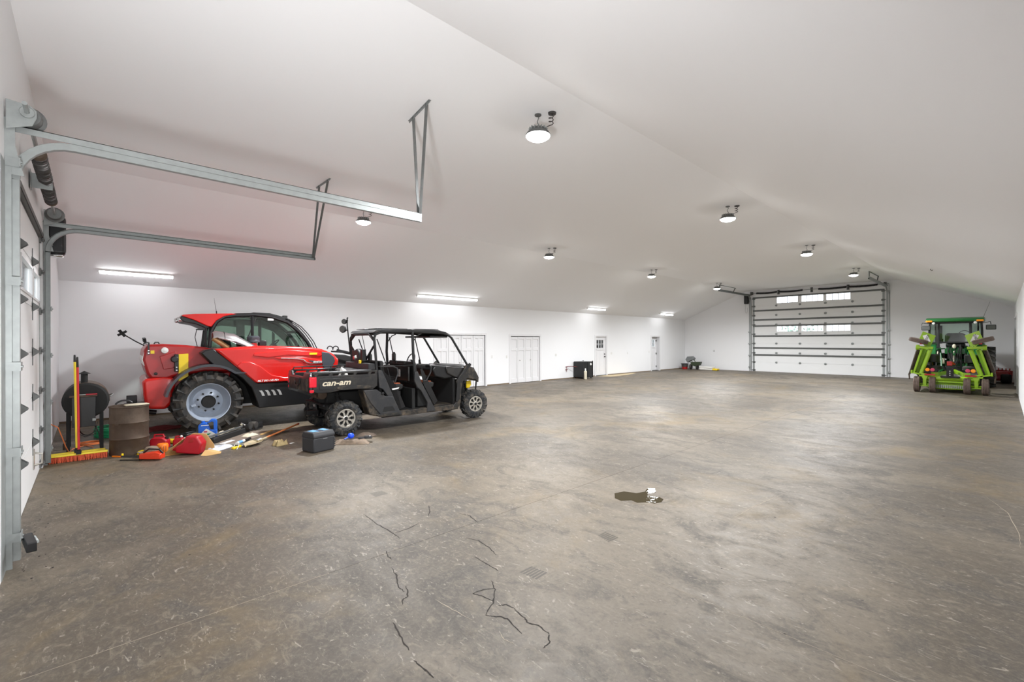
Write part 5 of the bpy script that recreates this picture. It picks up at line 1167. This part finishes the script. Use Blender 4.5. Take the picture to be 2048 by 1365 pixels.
MB().b2((-.04, -.14, .0), (.05, -.10, .09)).build('bumper_spike', M['blackm'], t, bev=.006)
t = thing('work_tool', 'yellow and black ribbed tool head lying behind the chainsaw', 'tool', (-9.50, .66, 0), math.radians(-38))
MB().prism([(-.12, .0), (.12, .0), (.14, .05), (.06, .10), (-.08, .08)], 'x', -.05, .05).build('tool_body', M['yellow'], t, bev=.015, seg=2)
m = MB()
for i in range(5): m.b2((-.054, -.09 + .04*i, .01), (.054, -.08 + .04*i, .075))
m.build('tool_ribs', M['black'], t)
t = thing('camouflage_cap', 'crumpled brown patterned cap lying on the yellow tool', 'cap', (-9.42, .74, .075), .3)
m = MB(); m.lathe([(.10, .0), (.095, .04), (.07, .07), (.001, .085)], n=16); m.prism([(-.06, -.18), (.06, -.18), (.08, -.07), (-.08, -.07)], 'z', .0, .01); m.build('cap_crown', M['camo'], t, bev=.004)
t = thing('foil_pouch', 'crumpled silver foil pouch against the foot of the drum', 'pouch', (-9.76, .66, 0), .5)
random.seed(3)
def crumple(name, mt, parent, lx, ly, h, n=7, seed=1, bev=0):
    rs = random.Random(seed); V = []; F = []
    for i in range(n):
        for j in range(n):
            u, v = i/(n-1), j/(n-1); e = min(1, 4*min(u, 1-u)*2) * min(1, 4*min(v, 1-v)*2)
            V.append((lx*(u-.5) + rs.uniform(-.03, .03)*lx, ly*(v-.5) + rs.uniform(-.03, .03)*ly, .004 + e*h*rs.uniform(.35, 1)))
    for i in range(n - 1):
        for j in range(n - 1): a = i*n + j; F.append((a, a+n, a+n+1, a+1))
    k = len(V); V += [(lx*(a-.5), ly*(b-.5), .0) for a, b in ((0,0),(1,0),(1,1),(0,1))]
    F.append((k, k+3, k+2, k+1))
    bd = [(i, 0) for i in range(n)]
    m = MB().add(V, F); return m.build(name, mt, parent, smooth=50)
crumple('pouch_film', M['heat'], t, .14, .26, .09, 7, 3)
t = thing('utility_knife', 'small orange and yellow knife leaning at the base of the drum', 'knife', (-9.66, .33, .012), math.radians(-50))
MB().b2((-.012, -.09, -.01), (.012, .09, .01)).build('knife_body', M['orangep'], t, bev=.003); MB().b2((-.014, .08, -.012), (.014, .10, .05)).build('knife_end', M['yellow'], t, bev=.003)
t = thing('trimmer_engine', 'orange and black small engine housing between red fuel can and kraft bag', 'engine', (-9.58, .90, 0), .4)
MB().lathe([(.001, .0), (.06, .0), (.078, .03), (.082, .12), (.07, .145), (.001, .15)], n=14).build('engine_cover', M['orangep'], t, bev=.004)
m = MB()
for i in range(5): a = -1.2 + i*.42; m.box((.083*math.cos(a - .4), .083*math.sin(a - .4), .07), (.006, .012, .08), (0, 0, a - .4))
m.build('cooling_fins', M['seato'], t); MB().b2((-.03, -.10, .02), (.05, -.06, .09)).build('fuel_tank', M['black'], t, bev=.01)
t = thing('clear_bottle', 'small clear-blue plastic bottle in front of the orange engine', 'bottle', (-9.46, .80, 0)); MB().lathe([(.001, 0), (.024, 0), (.026, .06), (.016, .09), (.016, .11), (.001, .11)], n=14).build('bottle_body', M['bag'], t)
def fuelcan(t, sx, sy, sz, mt, spout=True):
    m = MB(); m.prism([(-sy/2, 0), (sy/2, 0), (sy/2, sz*.62), (sy*.22, sz*.86), (-sy*.35, sz*.86), (-sy/2, sz*.7)], 'x', -sx/2, sx/2); m.build('can_body', mt, t, bev=.02, seg=3)
    m = MB(); m.tube([(0, -sy*.36, sz*.82), (0, -sy*.30, sz*1.04), (0, sy*.18, sz*1.04), (0, sy*.26, sz*.80)], .015, 8); m.build('carry_handle', mt, t)
    if spout:
        m = MB(); m.lathe([(.026, 0), (.026, .035), (.001, .037)], (0, sy*.40, sz*.70), 'z', 14); m.build('cap', M['black'], t)
t = thing('fuel_can', 'red fuel can standing right of the drum behind the orange engine', 'fuel can', (-9.95, .90, 0), math.radians(-30)); fuelcan(t, .15, .26, .23, M['redp'])
t = thing('fuel_can', 'smaller red fuel can with a white cap between the engine and kraft bag', 'fuel can', (-9.98, 1.18, 0), math.radians(-20)); fuelcan(t, .12, .18, .16, M['redp'], False); MB().ball((.02, .03, .165), .022, 10).build('white_cap', M['white'], t)
t = thing('detergent_bottle', 'yellow plastic bottle lying on its side above the red fuel cans', 'bottle', (-10.28, 1.10, .045), math.radians(-60)); MB().lathe([(.001, -.11), (.035, -.10), (.042, -.04), (.042, .05), (.018, .09), (.018, .12), (.001, .12)], ax='y', n=16).build('bottle_body', M['yellow'], t)
t = thing('fuel_can', 'large crimson fuel can tipped inside an open kraft bag', 'fuel can', (-9.08, 1.23, .045), math.radians(-35))
o = bpy.data.objects.new('can_tilt', None)
m = MB(); m.prism([(-.20, .0), (.16, -.04), (.20, .14), (.12, .26), (-.04, .27), (-.10, .16), (-.20, .10)], 'x', -.09, .09); m.build('can_body', M['redp'], t, bev=.025, seg=3)
m = MB(); m.prism([(.0, .16), (.08, .17), (.07, .23), (.01, .22)], 'x', .088, .094); m.build('grip_recess', M['redd'], t, bev=.006)
MB().lathe([(.03, -.27), (.045, -.19), (.05, -.17)], (0, 0, .05), 'y', 14).build('spout', M['redp'], t)
t = thing('paper_bag', 'torn kraft paper bag wrapped round the crimson fuel can', 'bag', (-9.10, 1.20, 0), math.radians(-35))
m = MB(); m.add([(.12,-.36,.0),(.10,-.26,.10),(.02,-.06,.27),(-.10,.02,.33),(-.13,.20,.31),(-.14,.32,.12),(-.12,.34,.0),(-.13,.0,.0),(-.12,-.22,.02),(-.11,-.10,.20)], [(0,1,8),(1,2,9,8),(2,3,9),(3,4,7,9),(4,5,6,7),(9,7,8),(0,8,7)])
q = m.build('bag_paper', M['kraft'], t); q.modifiers.new('s', 'SOLIDIFY').thickness = .006
m = MB(); m.add([(.13,.24,.0),(.16,.34,.0),(.04,.50,.008),(-.08,.46,.01),(-.06,.30,.06),(.06,.27,.07)], [(0,1,2,5),(5,2,3,4)]); q = m.build('bag_flap', M['kraft'], t); q.modifiers.new('s', 'SOLIDIFY').thickness = .005
def jug():
    t = thing('oil_jug', 'blue motor oil jug with a white label standing before the big tyre', 'jug', (-10.13, 1.63, 0), math.radians(74))
    m = MB(); P = [(-.13, .0), (.13, .0), (.145, .02), (.145, .36), (.125, .40), (.06, .40), (-.03, .355), (-.10, .34), (-.145, .30), (-.145, .02)]
    # outline with a handle hole, made from pieces that share edges
    A = [(-.145, .0), (.145, .0), (.145, .20), (.03, .20), (-.01, .34), (-.10, .335), (-.145, .30)]
    B = [(.095, .20), (.145, .20), (.145, .36), (.12, .395), (.055, .40), (-.01, .34), (.02, .33), (.055, .355), (.09, .345)]
    m.prism(A, 'y', -.06, .06); m.prism(B, 'y', -.045, .045)
    b = m.build('jug_body', M['blue'], t, bev=.008, seg=2)
    MB().prism([(-.11, .03), (.115, .03), (.12, .13), (-.02, .235), (-.11, .14)], 'y', -.064, -.060).build('label', M['white'], b)
    MB().prism([(-.06, .17), (-.055, .19), (-.01, .19), (0, .175), (-.01, .165), (-.05, .165)], 'y', -.067, -.064).build('label_badge', M['pink'], b)
    MB().prism([(-.09, .10), (-.04, .13), (.06, .15), (.03, .12), (-.02, .09)], 'y', -.067, -.064).build('label_swoosh', M['coil'], b)
    q = MB()
    for i in range(3): q.b2((-.085, -.067, .05 + .018*i), (.08 - .02*i, -.064, .058 + .018*i))
    q.build('label_print', M['gink'], b)
    MB().b2((-.10, -.064, .285), (.02, -.060, .30)).build('label_strip', M['white'], b)
    MB().lathe([(.03, .0), (.03, .035), (.001, .035)], (-.075, 0, .335), 'z', 16).build('cap', M['blue'], b)
jug()
t = thing('cardboard_sheet', 'flattened brown cardboard under the tools before the big tyre', 'cardboard', (-9.93, 2.05, 0), math.radians(42)); MB().b2((-.38, -.78, 0), (.30, .78, .006)).build('cardboard_ply', M['card'], t)
t = thing('plastic_tray', 'flat yellow plastic sheet left of the blue oil jug', 'tray', (-10.55, 1.38, 0), math.radians(40)); MB().prism([(-.10, -.34), (.10, -.34), (.12, .34), (-.08, .34)], 'z', .0, .02).build('tray_sheet', M['yellow'], t, bev=.005); MB().b2((-.05, -.20, .02), (.05, .10, .035)).build('paper_slip', M['white'], t)
t = thing('battery_box', 'black battery-shaped case against the foot of the big tyre', 'case', (-10.72, 1.42, 0), math.radians(38)); MB().b2((-.09, -.15, 0), (.09, .15, .09)).build('case_body', M['black'], t, bev=.012); MB().b2((-.03, -.1, .09), (.03, .1, .11)).build('case_top', M['cage'], t, bev=.006)
t = thing('spray_can', 'pale blue spray can lying right of the blue oil jug', 'spray can', (-10.10, 1.92, .038), math.radians(42 + 0)); MB().lathe([(.001, -.12), (.032, -.12), (.033, .10), (.02, .12), (.001, .12)], ax='y', n=16).build('can_body', M['bag'], t); MB().lathe([(.034, -.08), (.034, .04)], ax='y', n=16).build('can_label', M['lblue'], t); MB().lathe([(.024, .11), (.024, .15), (.001, .15)], ax='y', n=12).build('can_cap', M['strut'], t)
t = thing('rag_pile', 'heap of cream cotton rags behind the spray can', 'rags', (-10.33, 2.02, .006), math.radians(40)); crumple('rag_heap', M['rag'], t, .26, .56, .13, 9, 5)
t = thing('rag', 'loose cream rag spread right of the rag heap', 'rag', (-10.02, 2.30, .006), math.radians(30)); crumple('rag_fold', M['rag'], t, .16, .26, .05, 7, 8)
def hitch():
    t = thing('hitch_assembly', 'long black steel hitch bar with two roller drums lying before the tyres', 'hitch', (-10.42, 2.25, .006), math.radians(47))
    MB().b2((-.03, -.95, .0), (.06, .35, .10)).build('bar', M['blackm'], t, bev=.008)
    MB().b2((-.02, -1.0, .12), (.02, .0, .15)).build('upper_rod', M['galvd'], t, bev=.004)
    MB().box((-.0, .06, .17), (.10, .07, .06), (.3, .5, .2)).build('chrome_clamp', M['chrome'], t, bev=.01)
    for y, z, r in ((.12, .13, .085), (.33, .10, .08)): MB().lathe([(.001, -.11), (r*.9, -.11), (r, -.09), (r, .09), (r*.9, .11), (.001, .11)], (0, y, z), 'x', 20).build('roller_drum', M['rubber'], t)
    MB().lathe([(.001, -.10), (.06, -.10), (.06, .10), (.001, .10)], (0, .10, .22), 'x', 16).build('upper_roller', M['cage'], t)
    MB().b2((-.09, .30, .0), (.09, .62, .13)).build('end_block', M['black'], t, bev=.02)
    MB().b2((-.05, -.98, -.0), (.08, -.80, .09)).build('end_plate', M['black'], t, bev=.01)
    MB().tube([(.10, .1, .05), (.14, .3, .02), (.12, .55, .03), (.0, .75, .02)], .012, 6).build('control_cable', M['black'], t)
hitch()
t = thing('wood_strip', 'short tan wooden strip under the black end block', 'strip', (-10.10, 2.62, .008), math.radians(48)); MB().b2((-.02, -.22, 0), (.02, .22, .018)).build('strip_wood', M['kraft'], t)
t = thing('nylon_strap', 'bunched black nylon strap on the floor below the shovel handle', 'strap', (-9.86, 2.82, .0), math.radians(35)); m = MB()
for k in range(4): m.tube([(-.05 + .03*k, -.18, .015), (.03 - .02*k, -.05, .03), (-.03 + .02*k, .07, .03), (.02, .20, .015)], .018, 5, flat=.5)
m.build('strap_web', M['black'], t)
def shovel():
    t = thing('shovel', 'shovel with an orange wooden handle and dusty tan blade', 'shovel', (-9.0, 2.10, 0), 0)
    a = Vector((-.38, .30, .045)); b = Vector((-1.14, 1.12, .10))
    MB().tube([a, b], .017, 10).build('handle', M['handle'], t); MB().tube([b, b + (b - a).normalized()*.05], .02, 8).build('handle_end', M['redd'], t)
    MB().tube([a + Vector((.20, -.17, -.005)), a + Vector((-.05, .05, .0))], .020, 8).build('socket', M['blade'], t)
    yaw = math.atan2(-(b - a).x, (b - a).y); e = thing('x', None, None); bpy.data.objects.remove(e)
    m = MB(); V = []
    for i, (yy, hw) in enumerate(((-.34, .02), (-.28, .08), (-.18, .115), (-.06, .12), (.0, .10), (.02, .03))):
        for j in range(5): u = (j - 2)/2; V.append((hw*u, yy, .012 + .03*u*u + .02*(i/5)))
    m.add(V, [(i*5+j, i*5+j+1, i*5+j+6, i*5+j+5) for i in range(5) for j in range(4)]); o = m.build('blade', M['blade'], t); o.modifiers.new('s', 'SOLIDIFY').thickness = .004
    o.rotation_euler = (0, 0, yaw); o.location = (-.20, .14, 0)
shovel()
t = thing('grey_pipe', 'weathered grey pipe lying between the kraft bag and the shovel blade', 'pipe', (-9.45, 1.75, .02), 0); MB().tube([(-.36, -.42, .0), (.0, -.02, .0), (.34, .36, .0)], .016, 10).build('pipe_length', M['pipe'], t)
t = thing('caulk_tube', 'white and lilac sealant tube with a black nozzle before the shovel blade', 'tube', (-9.42, 2.02, .03), math.radians(48)); MB().lathe([(.001, -.13), (.026, -.13), (.026, .10), (.001, .10)], ax='y', n=14).build('tube_body', M['white'], t); MB().lathe([(.0268, -.09), (.0268, .02)], ax='y', n=14).build('tube_label', M['lblue'], t); MB().tube([(0, .10, 0), (0, .30, 0)], .022, 8).build('tube_nozzle', M['black'], t)
t = thing('plastic_bottle', 'clear crushed plastic bottle beyond the sealant tube nozzle', 'bottle', (-9.36, 2.32, .03), math.radians(45)); MB().lathe([(.001, -.09), (.03, -.085), (.026, -.04), (.032, .0), (.024, .04), (.012, .07), (.012, .09), (.001, .09)], ax='y', n=12).build('bottle_body', M['bag'], t)
t = thing('paper_sheet', 'white paper sheet lying behind the grey pipe', 'paper', (-9.62, 1.78, .007), math.radians(45)); MB().prism([(-.05, -.30), (.05, -.28), (.06, .25), (-.04, .28)], 'z', 0, .003).build('sheet', M['white'], t)
t = thing('plastic_bag', 'cloudy white plastic bag in front of the grey pipe', 'bag', (-9.15, 1.62, 0), math.radians(42)); crumple('bag_film', M['bag'], t, .20, .48, .07, 9, 11)
t = thing('hand_tool', 'yellow tool tied with white string at the tip of the plastic bag', 'tool', (-9.05, 1.88, .0), math.radians(38)); MB().prism([(-.03, -.10), (.03, -.11), (.025, .06), (.01, .10), (-.015, .09)], 'z', 0, .035).build('tool_grip', M['yellow'], t, bev=.008); MB().tube([(-.02, -.05, .04), (-.06, .02, .05), (.0, .05, .06), (.05, -.03, .03), (.08, -.1, .004)], .005, 5).build('string', M['white'], t); MB().tube([(0, .09, .015), (.0, .2, .01)], .008, 6).build('tool_shank', M['galv'], t)
t = thing('leather_glove', 'crumpled khaki work glove lying alone left of the charcoal case', 'glove', (-8.78, 2.50, 0), math.radians(20)); crumple('glove_leather', M['crump'], t, .16, .22, .10, 7, 21)
t = thing('paper_scrap', 'tiny white paper scrap on the floor near the khaki glove', 'paper', (-8.80, 2.70, .001), .3); MB().b2((-.02, -.04, 0), (.02, .04, .003)).build('scrap', M['white'], t)
def case():
    t = thing('tool_case', 'charcoal plastic cube case with a blue-stickered lid in front of the buggy wheel', 'case', (-7.93, 2.86, 0), math.radians(14))
    MB().b2((-.17, -.20, .0), (.17, .20, .245)).build('case_body', M['box'], t, bev=.025, seg=3)
    l = MB().prism([(-.175, .235), (.175, .235), (.175, .28), (.13, .335), (-.13, .335), (-.175, .28)], 'y', -.20, .20).build('lid', M['box'], t, bev=.015, seg=2)
    MB().b2((-.09, -.15, .336), (.08, -.04, .339)).build('blue_sticker', M['lblue'], l); MB().b2((-.09, .04, .336), (.08, .14, .339)).build('blue_sticker', M['lblue'], l); MB().b2((-.08, -.03, .336), (.07, .03, .3385)).build('dark_sticker', M['ink'], l)
    m = MB(); m.tube([(-.09, .215, .24), (-.10, .225, .12), (-.08, .228, .07), (.08, .228, .07), (.10, .225, .12), (.09, .215, .24)], .012, 6); m.b2((-.10, .198, .20), (.10, .22, .25)); m.build('end_handle', M['box'], t)
    for k in range(5): MB().b2((.14, .17, .05 + .035*k), (.178, .205, .07 + .035*k)).build('corner_rib', M['box'], t, bev=.004)
    MB().b2((.171, -.03, .215), (.177, .05, .22)).build('name_strip', M['gink'], t)
case()
t = thing('dirty_cloth', 'muddy brown cloth bundle on the floor beside the charcoal case', 'cloth', (-8.02, 3.48, 0), math.radians(-38)); crumple('cloth_fold', M['camo'], t, .20, .62, .085, 9, 14)
t = thing('scoop', 'bright blue plastic scoop on the muddy cloth', 'scoop', (-8.10, 3.50, .085), math.radians(20)); MB().ball((0, 0, .04), .06, 14, (1, 1, .9)).build('scoop_bowl', M['royal'], t); MB().tube([(0, -.04, .03), (-.02, -.13, .0)], .012, 6).build('scoop_handle', M['royal'], t)
t = thing('tool_roll', 'black folded tool roll lying on the right end of the muddy cloth', 'tool roll', (-7.97, 3.72, .07), math.radians(-30)); MB().b2((-.07, -.12, 0), (.07, .12, .02)).build('roll_flap', M['black'], t, bev=.006); MB().b2((-.05, -.02, .02), (.05, .10, .04)).build('roll_pocket', M['blackm'], t, bev=.006); MB().box((.02, .08, .042), (.04, .02, .006)).build('roll_label', M['white'], t)
t = thing('dirty_cloth', 'dark oily rag on the floor just behind the muddy cloth', 'cloth', (-8.42, 3.95, 0), .4); crumple('cloth_fold', M['card'], t, .25, .30, .08, 7, 31)

# ---------------------------------------------------------------- against the long wall
t = thing('heater_cabinet', 'black metal heater cabinet with a round white gauge against the long wall', 'heater', (-14.15, 17.95, 0), 0)
MB().b2((-.30, -.36, .05), (.30, .34, .83)).build('cabinet_body', M['black'], t, bev=.01); MB().b2((.29, .34, .03), (.33, .37, .86)).b2((-.30, .34, .03), (-.26, .37, .86)).build('corner_frame', M['blackm'], t)
MB().b2((.30, -.02, .06), (.315, .32, .82)).build('cabinet_door', M['cage'], t, bev=.004)
MB().lathe([(.001, .335), (.055, .332), (.06, .315)], (0, .20, .70), 'x', 20).build('gauge', M['white'], t); MB().b2((.335, .195, .69), (.339, .205, .735)).build('gauge_needle', M['ink'], t)
for y in (-.3, .3):
    for x in (-.25, .25): MB().b2((x - .02, y - .02, 0), (x + .02, y + .02, .06)).build('foot', M['blackm'], t)
t = thing('gas_cylinder', 'cream cylinder with a white valve in front of the black heater', 'cylinder', (-13.66, 17.50, 0)); MB().lathe([(.001, 0), (.065, 0), (.07, .01), (.07, .38), (.05, .41), (.001, .41)], n=20).build('tank', M['cream'], t); MB().lathe([(.03, .40), (.035, .49), (.03, .52), (.001, .52)], n=14).build('valve', M['white'], t)
m = MB(); m.tube([(-14.2, 17.66, .56), (-14.3, 17.35, .60), (-14.45, 17.1, .60), (-14.495, 17.0, .58)], .012, 6); m.tube([(-14.46, 17.06, .60), (-14.46, 17.06, .34)], .012, 6); m.tube([(-14.46, 16.98, .45), (-14.46, 17.15, .45)], .014, 6)
solo(m, 'copper_pipe', M['maroon'], 'thin reddish copper pipe leaving the left side of the black heater', 'pipe')
t = thing('plywood_mat', 'long thin tan plywood sheet on the floor under the wall switches', 'sheet', (-14.1, 21.0, 0)); MB().prism([(-.30, -1.5), (.38, -1.35), (.30, .3), (-.1, 1.8), (-.30, 1.8)], 'z', 0, .008).build('sheet_ply', M['mat'], t)
t = thing('bucket', 'dark bucket with a red base in the far left corner', 'bucket', (-14.05, 28.35, 0)); MB().lathe([(.001, .16), (.19, .16), (.21, .34), (.25, .35), (.25, .37), (.001, .36)], n=20).build('bucket_top', M['pot'], t); MB().lathe([(.001, 0), (.16, 0), (.18, .16), (.001, .16)], n=20).build('bucket_base', M['redd'], t)
t = thing('broadcast_spreader', 'dark olive wheeled spreader with a tipped grey hopper in the far left corner', 'spreader', (-13.35, 28.45, 0), .1)
MB().prism([(-.30, .46), (.34, .50), (.26, .28), (.02, .20), (-.22, .26)], 'y', -.2, .2).build('tray', M['cgreen'], t, bev=.03)
for s in (-1, 1):
    o = MB().lathe([(.05, -.05), (.14, -.06), (.165, -.04), (.165, .04), (.14, .06), (.05, .05), (.05, -.05)], (0, 0, 0), 'x', 20).build('tyre', M['rubber'], t); o.location = (-.10 + .2*s, -.05, .165)
    MB().lathe([(.05, -.03), (.001, -.03), (.001, .03), (.05, .03)], (0, 0, 0), 'x', 12).build('rim', M['cgreen'], o)
MB().tube([(-.10, 0, .2), (-.30, 0, .62)], .02, 6).tube([(.0, 0, .45), (-.2, 0, .7)], .02, 6).build('handle', M['cgreen'], t)
MB().prism([(-.62, .62), (-.50, .82), (-.20, .84), (-.06, .72), (-.10, .62), (-.30, .56), (-.48, .42)], 'y', -.18, .18).build('hopper', M['hopper'], t, bev=.03, seg=3)
t = thing('seed_sack', 'lower white sack with yellow end lying flat in the far left corner', 'sack', (-12.55, 28.45, 0), .03, 'sacks in the far left corner'); MB().b2((-.48, -.25, 0), (.35, .25, .11)).build('sack_body', M['sack'], t, bev=.045, seg=3); MB().b2((.30, -.24, .0), (.62, .2, .11)).build('sack_end', M['yellow'], t, bev=.04, seg=3)
t = thing('seed_sack', 'upper white sack lying on the yellow-ended sack in the far left corner', 'sack', (-12.6, 28.45, .105), -.03, 'sacks in the far left corner'); MB().b2((-.45, -.25, 0), (.38, .25, .11)).build('sack_body', M['sack'], t, bev=.045, seg=3)
def tiller():
    t = thing('rotary_tiller', 'dull red garden machine on the floor between tractor tyre and right wall', 'tiller', (.0, 28.6, 0), 0)
    MB().b2((-.33, -.15, .10), (.22, .35, .50)).build('tiller_housing', M['redd'], t, bev=.05, seg=3)
    MB().prism([(-.33, .1), (.28, .1), (.30, .52), (-.1, .56), (-.30, .50)], 'y', .30, .42).build('rear_shield', M['redd'], t, bev=.02)
    m = MB()
    for k in range(5): m.b2((-.25 + .11*k, .3, .50), (-.21 + .11*k, .38, .62))
    m.build('adjuster', M['redd'], t)
    MB().lathe([(.001, -.16), (.15, -.16), (.19, -.12), (.19, .12), (.15, .16), (.001, .16)], (.10, -.20, .20), 'x', 20).build('tine_drum', M['blackm'], t)
    MB().b2((-.20, -.17, .2), (-.02, -.15, .32)).build('cover_plate', M['pink'], t)
    MB().tube([(-.30, 0, .4), (-.38, .2, .45), (-.36, .4, .35)], .02, 6).build('hose', M['black'], t)
tiller()
# trees outside, seen through the far windows
def tree(x, y, h, r, seed):
    t = thing('tree', 'leafy tree outside, %s of the five beyond the far door' % ('middle', 'second from the left', 'leftmost', 'left edge', 'rightmost')[seed], 'tree', (x, y, -.31), 0, 'trees outside the far door')
    MB().tube([(0, 0, 0), (0, 0, h*.6)], .18, 8, .08).build('trunk', M['sill'], t)
    rs = random.Random(seed); m = MB()
    for i in range(420):
        a = rs.uniform(0, 2*PI); b = math.acos(rs.uniform(-1, 1)); q = r*rs.uniform(.4, 1)
        c = Vector((q*math.sin(b)*math.cos(a), q*math.sin(b)*math.sin(a), h*.55 + q*math.cos(b)*.9)); s_ = .16
        e = Euler((rs.uniform(0, 3), rs.uniform(0, 3), rs.uniform(0, 3))).to_matrix()
        m.add([c + e @ Vector(p) for p in ((-s_, 0, 0), (0, -s_*.6, 0), (s_, 0, 0), (0, s_*.6, 0))], [(0, 1, 2, 3)])
    tag(m.build('foliage', M['leaf'], t), kind='stuff')
for i, (x, y, h, r) in enumerate(((-14, 52, 4.2, 2.4), (-20, 60, 4.6, 2.8), (-27, 56, 4.4, 2.6), (-34, 62, 5, 3), (-8, 58, 4.4, 2.5))): tree(x, y, h, r, i)
